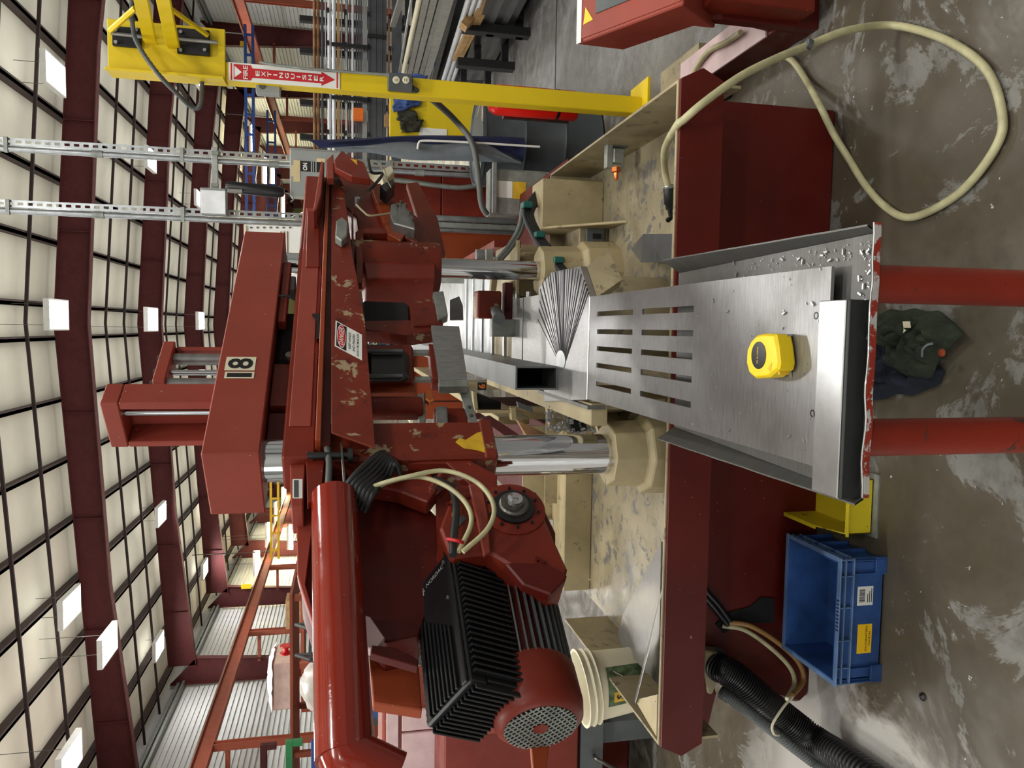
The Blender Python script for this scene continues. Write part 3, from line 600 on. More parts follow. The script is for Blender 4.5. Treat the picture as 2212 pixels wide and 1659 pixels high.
part(tm, 'belt_slot', MB().prism([V((c0.x-.022,c0.y-.024,zt+.0312)), V((c0.x-.008,c0.y-.026,zt+.0312)), V((c0.x-.018,c0.y-.014,zt+.0312))], (0,0,.0004)), 'label_yellow')
# ---- rectangular tube stock on the table
st_ = thing('steel_tube', 'rectangular steel tube standing on edge on the saw table, open end toward the viewer', 'steel tube', (-.148, 3.5, .851))
p_ = PZ(1205, 816, .851); yq = p_.y; t0, t1 = PY(1114, 791, yq), PY(1205, 842, yq); xa, xb, za, zb = t1.x, t0.x, .851, t0.z; th_ = .0055
m = MB().box(xa, xb, yq, 6.6, za, za+th_).box(xa, xb, yq, 6.6, zb-th_, zb).box(xa, xa+th_, yq, 6.6, za+th_, zb-th_).box(xb-th_, xb, yq, 6.6, za+th_, zb-th_)
part(st_, 'wall', m, 'alu_dark', bw=0)
# ================================================ SAW HEAD
hd = tr
for nm, (s_, r_, z0) in (('chrome_column', (0, .0565, .77)), ('chrome_column', (.978, .037, .775))):
    p = HW(s_, 0, 0); part(hd, nm, MB().cyl((p.x, p.y, z0), (p.x, p.y, 1.72), r_, n=48), 'chrome', 60)
tbx = hbox(hd, 'top_beam', -.083, 1.0, -.112, .11, 1.703, 1.838, 'red_clean')
# numbers on the beam
def hx(X, Y, o=.1115): return HP(X, Y, o)
def hplate(name, X0, X1, Y0, Y1, o, mat, th=.0006, parent=hd):
    s0, s1 = S((X0+X1)/2, Y1, o), S((X0+X1)/2, Y0, o); z1, z0 = Zh(X0, (Y0+Y1)/2, o), Zh(X1, (Y0+Y1)/2, o)
    return part(parent, name, MB().hb(s0, s1, o-th, o, z0, z1), mat), HW((s0+s1)/2, o, (z0+z1)/2), s1-s0, z1-z0
_, c_, w_, h_ = hplate('number_plate', 487, 552, 771, 800, .1115, 'cream'); text(hd, 'number', '8', c_, E1, Z1, h_*.84, 'label_black', w_*.78, bold=.02)
_, c_, w_, h_ = hplate('number_plate', 485, 549, 803, 817, .1115, 'cream'); text(hd, 'number', '1', c_, E1, Z1, h_*.84, 'label_black', w_*.62, bold=.02)
# rise cylinders above the beam
s0, s1 = S(450, 870, .03), S(450, 828, .03); zt1 = Zh(222, 850, .03); ob = -.135
hbox(hd, 'lift_yoke_top', s0, s1, ob, .03, zt1-.045, zt1, 'red_clean'); hbox(hd, 'lift_yoke_side', s0, s1, .005, .03, 1.838, zt1-.046, 'red_clean'); hbox(hd, 'lift_yoke_side', s0, s1, ob, ob+.02, 1.838, zt1-.046, 'red_clean')
hbox(hd, 'lift_yoke_back', s1-.012, s1, ob+.021, .004, 1.838, zt1-.046, 'red_clean')
p = HW((s0+s1)/2-.01, -.03, 0); part(hd, 'lift_rod', MB().cyl((p.x, p.y, 1.84), (p.x, p.y, zt1-.046), .011, n=20), 'chrome', 60)
s0, s1 = S(430, 822, -.04), S(430, 737, -.04); zt2 = Zh(340, 780, -.04)
hbox(hd, 'cylinder_cap', s0, s1, -.11, -.04, zt2-.035, zt2, 'red_clean'); hbox(hd, 'cylinder_post', s1-.018, s1, -.10, -.06, 1.838, zt2-.036, 'red_clean')
for f_, r_, mt in ((.10, .018, 'zinc'), (.38, .009, 'chrome'), (.72, .018, 'zinc')):
    p = HW(s0+(s1-s0)*f_, -.07, 0); part(hd, 'guide_rod', MB().cyl((p.x, p.y, 1.838), (p.x, p.y, zt2-.036), r_, n=20), mt, 60); part(hd, 'nut', MB().cyl((p.x, p.y, zt2), (p.x, p.y, zt2+.012), .012, n=6), 'bolt')
# block below the top beam, between beam and arm
hbox(hd, 'head_block', .15, .33, -.10, .06, 1.58, 1.70, 'red'); hbox(hd, 'head_block', .02, .13, -.08, .05, 1.64, 1.70, 'red_base')
hbox(hd, 'tilt_motor_body', .36, .62, -.09, .04, 1.60, 1.70, 'black_matte', bw=.012)
p = HW(.345, .07, 1.655); part(hd, 'bolt', MB().cyl(p, p+N1*.012, .013, n=16), 'bolt', 40)
hbox(hd, 'link_bar', .50, .84, .055, .09, 1.675, 1.700, 'red'); hbox(hd, 'sensor_box', .86, .93, .02, .075, 1.60, 1.655, 'red')
hbox(hd, 'beam_spacer', .72, .80, .02, .06, 1.66, 1.70, 'grey_box')
part(hd, 'cable', MB().tube(spl([HP(600, 640, .1), HP(622, 640, .1), HP(646, 655, .08), HP(645, 675, .06), HP(632, 692, .05)], 6), .004), 'rubber', 60)
# bow arm
oa = .13
sL, sR = -.06, 1.50
hbox(hd, 'arm_beam', sL-.03, sR-.02, -.02, oa-.03, 1.572, 1.652, 'red', bw=.005)
part(hd, 'arm_recess_panel', MB().hb(.02, 1.2, oa-.03, oa-.026, 1.585, 1.64), 'red_clean', bw=.003)
hbox(hd, 'arm_ledge', sL, sR, -.02, oa, 1.558, 1.572, 'orange_red', bw=.002)
hbox(hd, 'arm_web', sL, sR, 0, oa-.02, 1.536, 1.558, 'red_base', bw=0)
slab(hd, 'arm_front_panel', [(716, 350), (716, 560), (716, 934), (811, 968), (788, 690), (762, 552), (742, 400)], oa, .006, 'red_worn', bw=.001)
hbox(hd, 'arm_soffit', .0, 1.2, .0, oa-.008, 1.470, 1.476, 'red_base', bw=0)
slab(hd, 'pointer_notch', [(674, 678), (690, 676), (690, 730), (684, 733), (683, 690)], oa-.018, .012, 'black', bw=0)
slab(hd, 'arm_step_plate', [(663, 455), (690, 455), (690, 575), (660, 575)], oa-.02, .04, 'red', bw=.003)
# danger sign
dq = [(725, 692), (782, 723), (782, 778), (723, 747)]
A, B, Cc, D = [HP(X, Y, oa+.0012) for X, Y in ((725,692),(782,723),(782,778),(723,747))]
sg = part(hd, 'danger_sign', MB().prism([A, B, Cc, D], -N1*.001), 'white', label='DANGER sticker about hands and fingers')
up = (A-B).normalized(); rt = (A-D).normalized(); hh = (A-B).length; ww = (A-D).length
def sp(u, v, lift=.0002): return D+rt*(u*ww)+(-up)*(v*hh)+N1*lift      # u right, v down
part(sg, 'header', MB().prism([sp(.04,.05), sp(.96,.05), sp(.96,.42), sp(.04,.42)], N1*.0004), 'label_black')
ov = [sp(.5+.44*math.cos(t), .235+.16*math.sin(t), .0007) for t in [2*math.pi*k/28 for k in range(28)]]; part(sg, 'oval_rim', MB().prism(ov, N1*.0003), 'white')
ov = [sp(.5+.41*math.cos(t), .235+.14*math.sin(t), .0011) for t in [2*math.pi*k/28 for k in range(28)]]; part(sg, 'oval', MB().prism(ov, N1*.0003), 'sign_red')
text(sg, 'heading', 'DANGER', sp(.5, .235, .0016), rt, up, hh*.17, 'white', ww*.66, bold=.01)
for k, s_ in enumerate(('KEEP HANDS', 'AND FINGERS', 'AWAY FROM BLADE')): text(sg, 'text_line', s_, sp(.5, .54+.15*k, .0006), rt, up, hh*.085, 'label_black', ww*(.62, .66, .86)[k], bold=.01)
# right wheel housing of the bow
oh = .06
slab(hd, 'wheel_housing', [(700, 400), (716, 352), (765, 352), (812, 395), (858, 440), (905, 470), (942, 545), (940, 600), (790, 600), (784, 560), (770, 470)], oh, .16, 'red', bw=.004)
slab(hd, 'housing_rib', [(800, 400), (822, 395), (852, 470), (880, 500), (866, 520), (838, 505)], oh+.035, .03, 'orange_red', bw=.003)
slab(hd, 'housing_lip', [(768, 500), (782, 492), (862, 492), (905, 520), (903, 527), (858, 503), (785, 503), (783, 610), (768, 610)], oh+.03, .03, 'red_worn', bw=.003)
slab(hd, 'housing_fin', [(878, 395), (903, 393), (945, 470), (962, 545), (950, 600), (938, 545), (905, 480)], oh-.08, .03, 'red', bw=.003)
slab(hd, 'end_cover', [(705, 345), (720, 331), (722, 384), (706, 384)], oh+.12, .03, 'red_clean', bw=.003)
slab(hd, 'end_cover', [(722, 345), (738, 324), (762, 340), (786, 350), (800, 385), (760, 380), (724, 362)], oh+.14, .03, 'red', bw=.003)
slab(hd, 'top_flap', [(676, 456), (694, 345), (700, 352), (694, 420), (684, 452)], oh+.12, .10, 'red_clean', bw=.003)
slab(hd, 'yellow_sticker', [(757, 342), (771, 346), (772, 356)], oh+.1415, .001, 'label_yellow', bw=0)
sb = slab(hd, 'sensor_block', [(726, 476), (738, 467), (752, 478), (750, 508), (738, 520), (724, 510)], oa+.03, .03, 'galv_dull', bw=.004)
slab(hd, 'knuckle', [(820, 400), (850, 385), (853, 395), (835, 412)], oh+.10, .06, 'black', bw=.004); slab(hd, 'knuckle', [(826, 365), (846, 355), (852, 370), (836, 385)], oh+.10, .05, 'cream', bw=.004)
slab(hd, 'valve_bracket', [(845, 440), (870, 436), (893, 468), (897, 495), (880, 490), (850, 482), (842, 462)], oh+.07, .05, 'zinc', bw=.004)
for k, (X, Y) in enumerate(((866, 440), (876, 446), (884, 462), (890, 478), (858, 447))): p = HP(X, Y, oh+.075); part(hd, 'screw', MB().cyl(p, p+N1*.012, .006, n=8), 'bolt', 40)
for pts, mt, r_ in (([(738,363),(728,372),(712,382)], 'grey_cable', .0045), ([(755,370),(775,380),(797,382)], 'grey_cable', .004), ([(795,345),(803,372),(826,375),(810,398),(795,412)], 'rubber', .006), ([(795,345),(820,355),(828,375),(845,405)], 'hose_cream', .002), ([(770,442),(785,457),(800,466),(842,461)], 'beige', .004)):
    part(hd, 'cable', MB().tube(spl([HP(X, Y, oh+.11) for X, Y in pts], 6), r_), mt, 60)
for X, Y in ((740, 360), (754, 372), (772, 446)): p = HP(X, Y, oh+.09); part(hd, 'fitting', MB().cyl(p, p+N1*.035, .010, n=8), 'zinc', 40)
# column sleeves
hbox(hd, 'sleeve', -.088, .05, -.085, .088, 1.108, 1.62, 'red_worn', bw=.008)
hbox(hd, 'sleeve_collar', -.092, .054, -.09, .092, 1.108, 1.145, 'red_worn', bw=.006)
p = HW(.978, 0, 0); part(hd, 'sleeve', MB().lathe((p.x, p.y, 1.16), (0,0,1), [(.09,0),(.092,.01),(.092,.42)], 32), 'red_worn', 50)
slab(hd, 'warning_sticker', [(984, 955), (992, 946), (1006, 950), (1030, 935), (1040, 932), (1050, 978), (1030, 972), (1002, 968)], .0895, .001, 'label_yellow', bw=0)
slab(hd, 'sleeve_gusset', [(880, 1000), (965, 1000), (1030, 1060), (1074, 1062), (1074, 1025), (1000, 985)], .075, .03, 'red', bw=.003)
slab(hd, 'sleeve_bracket', [(800, 985), (900, 1000), (930, 1010), (945, 1060), (925, 1085), (860, 1060), (800, 1050)], .04, .05, 'red', bw=.004)
slab(hd, 'rib', [(925, 1052), (955, 1012), (960, 1016), (932, 1058)], .09, .02, 'red_clean', bw=.002)
# hanging units between the sleeves
slab(hd, 'blade_guide_post', [(784, 648), (876, 652), (884, 660), (886, 690), (874, 703), (784, 705)], .02, .06, 'black_matte', bw=.006)
slab(hd, 'blade_guide_post', [(786, 692), (886, 690), (945, 704), (960, 712), (880, 722), (786, 712)], .03, .05, 'red_worn', bw=.004)
slab(hd, 'guide_block', [(884, 655), (925, 640), (942, 650), (958, 700), (890, 702)], .04, .06, 'red_worn', bw=.004)
slab(hd, 'guide_cover', [(935, 630), (958, 628), (968, 680), (946, 690)], .05, .03, 'galv_dull', bw=.003)
slab(hd, 'blade_segment', [(972, 648), (992, 640), (1000, 660), (1001, 690), (972, 690)], .0, .004, 'steel_bar', bw=0)
slab(hd, 'clamp_cylinder', [(788, 744), (888, 742), (892, 750), (896, 815), (888, 822), (790, 824)], .02, .08, 'red', bw=.006)
slab(hd, 'clamp_cylinder_barrel', [(792, 752), (876, 752), (884, 760), (884, 806), (876, 812), (792, 812)], .05, .035, 'black', bw=.014)
for Y in (758, 812): a_, b_ = HP(794, Y, .06), HP(870, Y, .06); part(hd, 'tie_rod', MB().cyl(a_, b_, .006, n=10), 'grey_dark', 50)
slab(hd, 'cylinder_mount', [(796, 825), (892, 822), (900, 846), (796, 848)], .0, .05, 'orange_red', bw=.003)
a_, b_ = HP(800, 882, .0), HP(913, 882, .0); part(hd, 'feed_cylinder', MB().lathe(a_, b_-a_, [(.034,0),(.034,(b_-a_).length-.006),(.028,(b_-a_).length)], 28), 'red', 50)
for Y in (762, 820): a_, b_ = HP(892, Y, .0), HP(936, Y, .0); part(hd, 'vise_rod', MB().cyl(a_, b_, .010, n=14), 'galv_dull', 50)
slab(hd, 'brass_fitting', [(918, 842), (934, 840), (938, 862), (928, 868), (918, 860)], .01, .02, 'copper', bw=.003)
slab(hd, 'hose_block', [(902, 850), (918, 848), (920, 905), (904, 905)], .0, .03, 'galv_dull', bw=.003)
slab(hd, 'guide_block_lower', [(938, 880), (1004, 880), (1013, 918), (940, 920)], -.01, .05, 'red', bw=.004)
slab(hd, 'tensioner', [(942, 876), (966, 876), (968, 915), (944, 915)], .02, .03, 'zinc', bw=.004)
slab(hd, 'blade_strip', [(990, 836), (1012, 834), (1034, 922), (1018, 924)], .03, .006, 'galv_dull', bw=.001)
for X, Y in ((1014, 880), (1018, 898)): p = HP(X, Y, .031); part(hd, 'bolt', MB().cyl(p, p+N1*.004, .005, n=8), 'bolt')
# vise plate
vz = slab(hd, 'vise_jaw', [(931, 702), (992, 704), (1010, 818), (948, 820)], .06, .015, 'steel_x', bw=.002)
slab(vz, 'jaw_foot', [(948, 821), (1010, 819), (1011, 833), (949, 834)], .065, .03, 'galv_dull', bw=.002)
slab(vz, 'jaw_bracket', [(926, 742), (940, 744), (948, 818), (934, 816)], .035, .05, 'red', bw=.002)
# left wheel housing
slab(hd, 'drive_housing', [(664, 1000), (650, 1262), (692, 1395), (770, 1400), (786, 1330), (832, 1388), (905, 1372), (950, 1250), (948, 1120), (900, 1070), (800, 1020), (715, 1000)], -.02, .14, 'red_base', bw=.004)
slab(hd, 'housing_flange', [(640, 1045), (676, 1040), (680, 1100), (660, 1262), (696, 1385), (688, 1385), (648, 1262), (642, 1240)], .0, .03, 'red_clean', bw=.002)
slab(hd, 'housing_corner', [(787, 1328), (800, 1332), (832, 1378), (810, 1405), (792, 1398)], .0, .03, 'pink_white', bw=.002)
slab(hd, 'housing_panel', [(940, 1070), (970, 1045), (985, 1120), (965, 1215), (950, 1230)], .0, .03, 'red', bw=.002)
slab(hd, 'hinge_bar', [(802, 1392), (850, 1398), (905, 1425), (903, 1440), (800, 1410)], .0, .03, 'red_base', bw=.002)
slab(hd, 'brace_beam', [(797, 1405), (905, 1440), (912, 1535), (806, 1518)], -.14, .04, 'orange_red', bw=.003)
slab(hd, 'end_lug', [(672, 940), (700, 925), (705, 950), (695, 1065), (664, 1090), (660, 960)], .085, .02, 'red', bw=.002)
slab(hd, 'end_cavity', [(700, 930), (735, 950), (800, 975), (790, 1010), (760, 1065), (700, 1062)], .03, .04, 'red_base', bw=.002)
p0, p1 = HP(664, 984, .10), HP(762, 984, .10); part(hd, 'tension_bolt', MB().cyl(p0, p1, .009, n=12), 'rubber', 50); part(hd, 'washer', MB().cyl(p1-V((0,0,-.012)), p1, .02, n=14), 'rubber', 50)
slab(hd, 'adjuster_plate', [(735, 955), (739, 953), (747, 1040), (741, 1042)], .11, .02, 'bolt', bw=.001)
slab(hd, 'data_plate', [(632, 1034), (654, 1034), (654, 1076), (632, 1076)], .075, .02, 'white', bw=.001); slab(hd, 'data_field', [(635, 1037), (645, 1037), (645, 1074), (635, 1074)], .0755, .001, 'grey_dark', bw=0)
slab(hd, 'column_cap_plate', [(625, 955), (640, 952), (660, 1000), (655, 1095), (628, 1095)], .074, .10, 'red_clean', bw=.003)
# black cable bundle and pale hoses
def hcable(pts, r_, mt, o=.10, nm='cable'):
    return part(hd, nm, MB().tube(spl([HP(X, Y, o if len(q_) == 2 else q_[2]) for q_ in pts for X, Y in [q_[:2]]], 7), r_), mt, 60)
hcable([(698, 934), (708, 975), (711, 1010), (707, 1072)], .0085, 'grey_cable')
for k in range(7):
    hcable([(740+8*k, 1075+5*k, .07), (755+9*k, 1040+4*k, .11), (790+8*k, 1003+5*k, .12-.01*k), (825+5*k, 978+4*k, .09), (850+3*k, 988+8*k, .05)], .0075, 'rubber')
hcable([(770, 1078, .07), (810, 1050, .11), (880, 1030, .15), (960, 1017, .16), (1030, 1042, .17), (1066, 1090, .17), (1055, 1140, .16), (1000, 1192, .15)], .0058, 'hose_cream')
hcable([(775, 1080, .07), (830, 1045, .11), (900, 1030, .14), (960, 1048, .15), (1005, 1085, .16), (1018, 1130, .15), (990, 1192, .14)], .0058, 'hose_cream')
hcable([(940, 1035, .12), (975, 1055, .13), (985, 1100, .14), (980, 1160, .14), (978, 1200, .14)], .009, 'rubber')
hcable([(966, 1164, .15), (988, 1168, .16), (1000, 1172, .15)], .004, 'sign_red', nm='cable_tie')
# round cable arm
s0, z0 = S(720, 1072, .08), (Zh(672, 1100, .08)+Zh(770, 1100, .08))/2
s1 = S(740, 1640, .08); z1 = (Zh(685, 1600, .08)+Zh(805, 1600, .08))/2
p0, p1 = HW(s0, .08, z0), HW(s1, .08, z1)
m = MB().tube([p0, p0.lerp(p1, .33), p0.lerp(p1, .66), p1], .0535, 40)
rt_ = part(hd, 'cable_boom', m, 'red_gloss', 40, label='glossy red round boom tube')
p2 = HP(850, 1690, .06)
part(rt_, 'elbow', MB().tube([p1-(p1-p0).normalized()*.02, p1, p1.lerp(p2, .5)+V((0,0,.0)), p2], .0535, 40), 'red_gloss', 40)
# gearbox
og = .115
gb = slab(hd, 'gearbox', [(950, 1140), (985, 1048), (1055, 1040), (1120, 1055), (1160, 1075), (1190, 1150), (1226, 1228), (1222, 1250), (1188, 1275), (1110, 1225), (1060, 1195), (975, 1205)], og, .12, 'red', bw=.006)
slab(gb, 'casing_ridge', [(1012, 1045), (1040, 1040), (1055, 1110), (1060, 1190), (1045, 1200), (1030, 1120)], og+.012, .012, 'red_clean', bw=.003)
slab(gb, 'side_cover', [(1120, 1058), (1158, 1062), (1200, 1150), (1200, 1175), (1188, 1160), (1160, 1075)], og-.05, .06, 'red', bw=.003)
slab(gb, 'flange', [(1090, 1215), (1175, 1215), (1226, 1240), (1222, 1252), (1190, 1284), (1130, 1262)], og+.01, .03, 'red_base', bw=.004)
hc = HP(1108, 1100, og)
part(gb, 'bearing_ring', MB().lathe(hc, N1, [(.078,0),(.078,.003),(.072,.005)], 36), 'red', 40)
part(gb, 'seal', MB().lathe(hc, N1, [(.050,0),(.050,.013),(.047,.014)], 36), 'black', 40)
part(gb, 'output_hub', MB().lathe(hc, N1, [(.036,0),(.036,.020),(.032,.024),(.024,.024),(.022,.034)], 32), 'bolt', 30); part(gb, 'shaft_end', MB().lathe(hc+N1*.034, N1, [(.018,0),(.018,.006),(.009,.007),(.008,.014)], 24), 'chrome', 30)
for k in range(10):
    t_a = k*.63; p = hc+(E1*math.cos(t_a)+Z1*math.sin(t_a))*.061; part(gb, 'bolt_hole', MB().cyl(p+N1*.006, p+N1*.0105, .0035, n=8), 'shadow_void')
slab(gb, 'name_plate', [(978, 1128), (1000, 1112), (1008, 1120), (986, 1142)], og+.002, .003, 'grey_dark', bw=0)
slab(gb, 'yellow_tag', [(976, 1108), (985, 1100), (986, 1125), (977, 1130)], og+.003, .002, 'safety_yellow', bw=0)
for X, Y in ((1010, 1075), (1026, 1122), (968, 1090), (1160, 1210), (1172, 1216)): p = HP(X, Y, og); part(gb, 'bolt', MB().cyl(p, p+N1*.006, .0055, n=6), 'red_base')
# electric motor
mc = HP(1168, 1572, -.01); ax = (-E1+N1*.08+Z1*.02).normalized(); rM = .094
mg = mc-ax*.40
mt_ = part(hd, 'electric_motor', MB().lathe(mg+ax*.10, ax, [(rM*.86,0),(rM*.86,.19)], 36), 'red_base', 50)
fins = MB(); aa = ax.orthogonal().normalized(); bb = ax.cross(aa)
for k in range(36):
    t_a = 2*math.pi*k/36; d = aa*math.cos(t_a)+bb*math.sin(t_a); sd = ax.cross(d)
    fins.ob(mg+ax*.105+d*rM*.84-sd*.0018, ax*.18, sd*.0036, d*rM*.17)
part(mt_, 'cooling_fins', fins, 'grey_dark', bw=0)
part(mt_, 'end_bell', MB().lathe(mg, ax, [(rM*1.12,0),(rM*1.12,.03),(rM*.94,.05),(rM*.92,.10)], 36), 'red', 40)
part(mt_, 'fan_cowl', MB().lathe(mc-ax*.125, ax, [(rM*.97,0),(rM*1.03,.01),(rM*1.04,.085),(rM*.98,.112),(rM*.84,.124),(rM*.80,.125),(rM*.79,.116)], 48), 'red', 40)
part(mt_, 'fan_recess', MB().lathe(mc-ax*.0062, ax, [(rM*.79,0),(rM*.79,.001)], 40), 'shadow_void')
gr = MB(); rg = rM*.80
for k in range(-6, 7):
    u = k*rg/7; L_ = math.sqrt(max(0, rg*rg-u*u))
    for (p_a, p_b) in ((bb, aa), (aa, bb)): gr.ob(mc+ax*.0005+p_a*u-p_b*L_-p_a*.0016, p_b*(2*L_), p_a*.0032, ax*.002)
part(mt_, 'fan_grille', gr, 'galv_dull', bw=0); part(mt_, 'grille_centre', MB().cyl(mc+ax*.001, mc+ax*.0035, rM*.17, n=20), 'red', 40)
slab(hd, 'motor_bracket', [(1147,1605),(1187,1603),(1178,1690),(1154,1690)], -.08, .02, 'orange_red')
# frequency inverter, tilted box with cooling ribs
dy = -.082; ph = .467; axv = -(E1*math.cos(dy)+N1*math.sin(dy)); nn = N1*math.cos(dy)-E1*math.sin(dy)
vv = nn*math.cos(ph)-Z1*math.sin(ph); uu = -(nn*math.sin(ph)+Z1*math.cos(ph)); A0 = HW(-.376, .105, 1.262); LB, WB, HB_ = .345, .192, .133
def vb(a0, a1, v0, v1, u0, u1): return A0+axv*a0-vv*v0+uu*u0, axv*(a1-a0), -vv*(v1-v0), uu*(u1-u0)   # a along motor, v from front edge back, u depth below cover
vf = part(hd, 'motor_inverter', MB().ob(*vb(.008, LB-.008, .012, WB-.012, .046, HB_)), 'black_gloss', bw=.002, label='black ribbed inverter box on the motor')
m = MB().ob(*vb(.0, LB, .012, WB-.012, .004, .045)); part(vf, 'cover', m, 'black_gloss', bw=.004)
for k in range(23):
    a = .006+k*(LB-.016)/23
    part(vf, 'side_fin', MB().ob(*vb(a, a+.0058, -.0, .013, .012, HB_)), 'black_gloss', bw=.0015); part(vf, 'side_fin', MB().ob(*vb(a, a+.0058, WB-.013, WB, .012, HB_)), 'black_gloss', bw=.0015)
for k in range(13):
    v_ = .012+k*(WB-.03)/12; part(vf, 'end_fin', MB().ob(*vb(LB, LB+.012, v_, v_+.005, .016, HB_-.003)), 'black_gloss', bw=.0015)
m = MB()
for k in range(8):
    v_ = .050+k*.0145; part(vf, 'cover_rib', MB().ob(*vb(.17-.012*k+.02, LB-.006, v_, v_+.006, -.003, .0045)), 'black_gloss', bw=.001)
part(vf, 'cover_rail', MB().ob(*vb(0, LB, .016, .034, -.004, .004)), 'black', bw=.002)
for a_, v_ in ((.02, .045), (.02, WB-.03), (.12, .045), (.12, WB-.03), (LB-.012, .028)): p = A0+axv*a_-vv*v_-uu*-.003; part(vf, 'screw', MB().cyl(p, p-uu*.0035, .0045, n=10), 'galv', 40)
text(vf, 'lettering', 'NORDAC', A0+axv*.026-vv*.088+uu*.0036, vv, -axv, .0115, 'grey_box', .074, bold=.012, extr=.0006)
# gear emblem: ring with teeth
ge = A0+axv*.032-vv*.148+uu*.0035; m = MB().lathe(ge, -uu, [(.0095,0),(.0095,.0006),(.006,.0006),(.006,0)], 16)
for k in range(8):
    t_a = k*math.pi/4; d = axv*math.cos(t_a)+vv*math.sin(t_a); sd = uu.cross(d); m.ob(ge+d*.0085-sd*.002, d*.0045, sd*.004, -uu*.0006)
part(vf, 'gear_emblem', m, 'grey_box')
m = MB().ob(*vb(.075, .077, .158, .164, .0028, .004)); m.ob(*vb(.085, .093, .158, .160, .0028, .004)); part(vf, 'key_symbols', m, 'grey_box')
# ================================================ RIGHT SIDE, BEHIND THE SAW
def pb(m, X0, X1, Y0, Y1, y, dep):                        # box whose front face at depth y spans the given picture window
    a, b = PY(X0, (Y0+Y1)/2, y), PY(X1, (Y0+Y1)/2, y); l, r = PY((X0+X1)/2, Y1, y).x, PY((X0+X1)/2, Y0, y).x
    return m.box(l, r, y, y+dep, b.z, a.z)
def pbox(parent, name, X0, X1, Y0, Y1, y, dep, mat, bw=.002, **k): return part(parent, name, pb(MB(), X0, X1, Y0, Y1, y, dep), mat, bw=bw, **k)
# two slotted struts with conduit
def strut(lab, Yc, y, xw, nm='strut_post'):
    p = PY(300, Yc, y); x = p.x; t_ = thing(nm, lab, 'strut', (x, y, 0)); zt_ = 4.6
    m = MB(); m.box(x-.0205, x-.018, y, y+.04, 0, zt_).box(x+.018, x+.0205, y, y+.04, 0, zt_)
    z = .2; m.box(x-.018, x-.008, y, y+.0025, 0, zt_).box(x+.008, x+.018, y, y+.0025, 0, zt_)
    while z < zt_: m.box(x-.008, x+.008, y, y+.0025, z, z+.022); z += .051
    part(t_, 'channel', m, 'galv'); part(t_, 'conduit', MB().cyl((x-.044, y+.0, 0), (x-.044, y+.0, zt_), .0165, n=16), 'galv', 60)
    for z in (1.0, 1.9, 2.9): part(t_, 'coupling', MB().cyl((x-.044, y, z), (x-.044, y, z+.06), .021, n=16), 'galv_dull', 60)
    for z in (1.2, 2.45, 3.4): part(t_, 'strap', MB().box(x-.066, x+.022, y-.02, y-.004, z, z+.02), 'galv_dull')
    part(t_, 'floor_plate', MB().box(x-.08, x+.08, y-.06, y+.1, 0, .008), 'galv_dull')
    return t_
strut('slotted galvanised strut with conduit, the one nearer the yellow mast', 322, 5.05, .04)
strut('slotted galvanised strut with conduit, the one behind the top beam end', 452, 5.05, .04)
cr_ = thing('strut_bridge', 'short horizontal strut joining the two upright struts near the top', 'strut', tuple(PY(465, 380, 5.0)))
pbox(cr_, 'channel', 457, 470, 318, 410, 5.0, .03, 'galv'); pbox(cr_, 'clamp', 455, 472, 326, 334, 4.99, .02, 'galv_dull'); pbox(cr_, 'clamp', 455, 472, 396, 404, 4.99, .02, 'galv_dull')
jb = thing('junction_box', 'small pale grey junction box high on the struts', 'electrical box', tuple(PY(460, 430, 4.95)))
pbox(jb, 'body', 432, 488, 406, 462, 4.95, .08, 'grey_box', .004); pbox(jb, 'cover', 434, 487, 411, 461, 4.94, .01, 'lens_white', .002)
hl = thing('hand_lamp', 'black cylindrical hand lamp hanging below the small junction box', 'lamp', tuple(PY(550, 410, 4.9)))
a, b = PY(488, 403, 4.9), PY(614, 416, 4.9); part(hl, 'barrel', MB().lathe(a, b-a, [(.025,0),(.034,.02),(.036,(b-a).length*.75),(.034,(b-a).length*.92),(.024,(b-a).length)], 20), 'black', 50)
pbox(hl, 'clip', 491, 523, 408, 416, 4.855, .01, 'zinc'); part(hl, 'hook', MB().tube(spl([b, PY(628, 420, 4.9), PY(634, 430, 4.9), PY(628, 436, 4.9)], 5), .004), 'zinc', 60)
db = thing('disconnect_box', 'grey disconnect switch box with ON label and tape', 'electrical box', tuple(PY(690, 370, 4.96)))
pbox(db, 'body', 626, 742, 322, 426, 4.93, .12, 'grey_box', .004); pbox(db, 'door', 627, 740, 326, 425, 4.915, .012, 'grey_box', .003)
pbox(db, 'masking_tape', 634, 648, 346, 393, 4.912, .002, 'masking', 0); pbox(db, 'masking_tape', 684, 703, 342, 350, 4.912, .002, 'masking', 0); pbox(db, 'masking_tape', 629, 637, 357, 381, 4.9125, .002, 'masking', 0)
pbox(db, 'switch_label', 649, 700, 349, 371, 4.912, .002, 'label_black', 0)
p = PY(659, 360, 4.911); text(db, 'on_text', 'ON', p, (1,0,0), (0,0,1), .026, 'white', .044, bold=.03)
for X in (672, 676, 682): pbox(db, 'label_line', X, X+1.2, 349, 371, 4.911, .001, 'white', 0)
for k, Y in enumerate((388, 408)): pbox(db, 'conduit_stub', 742, 790, Y, Y+8, 4.97, .02, 'galv')
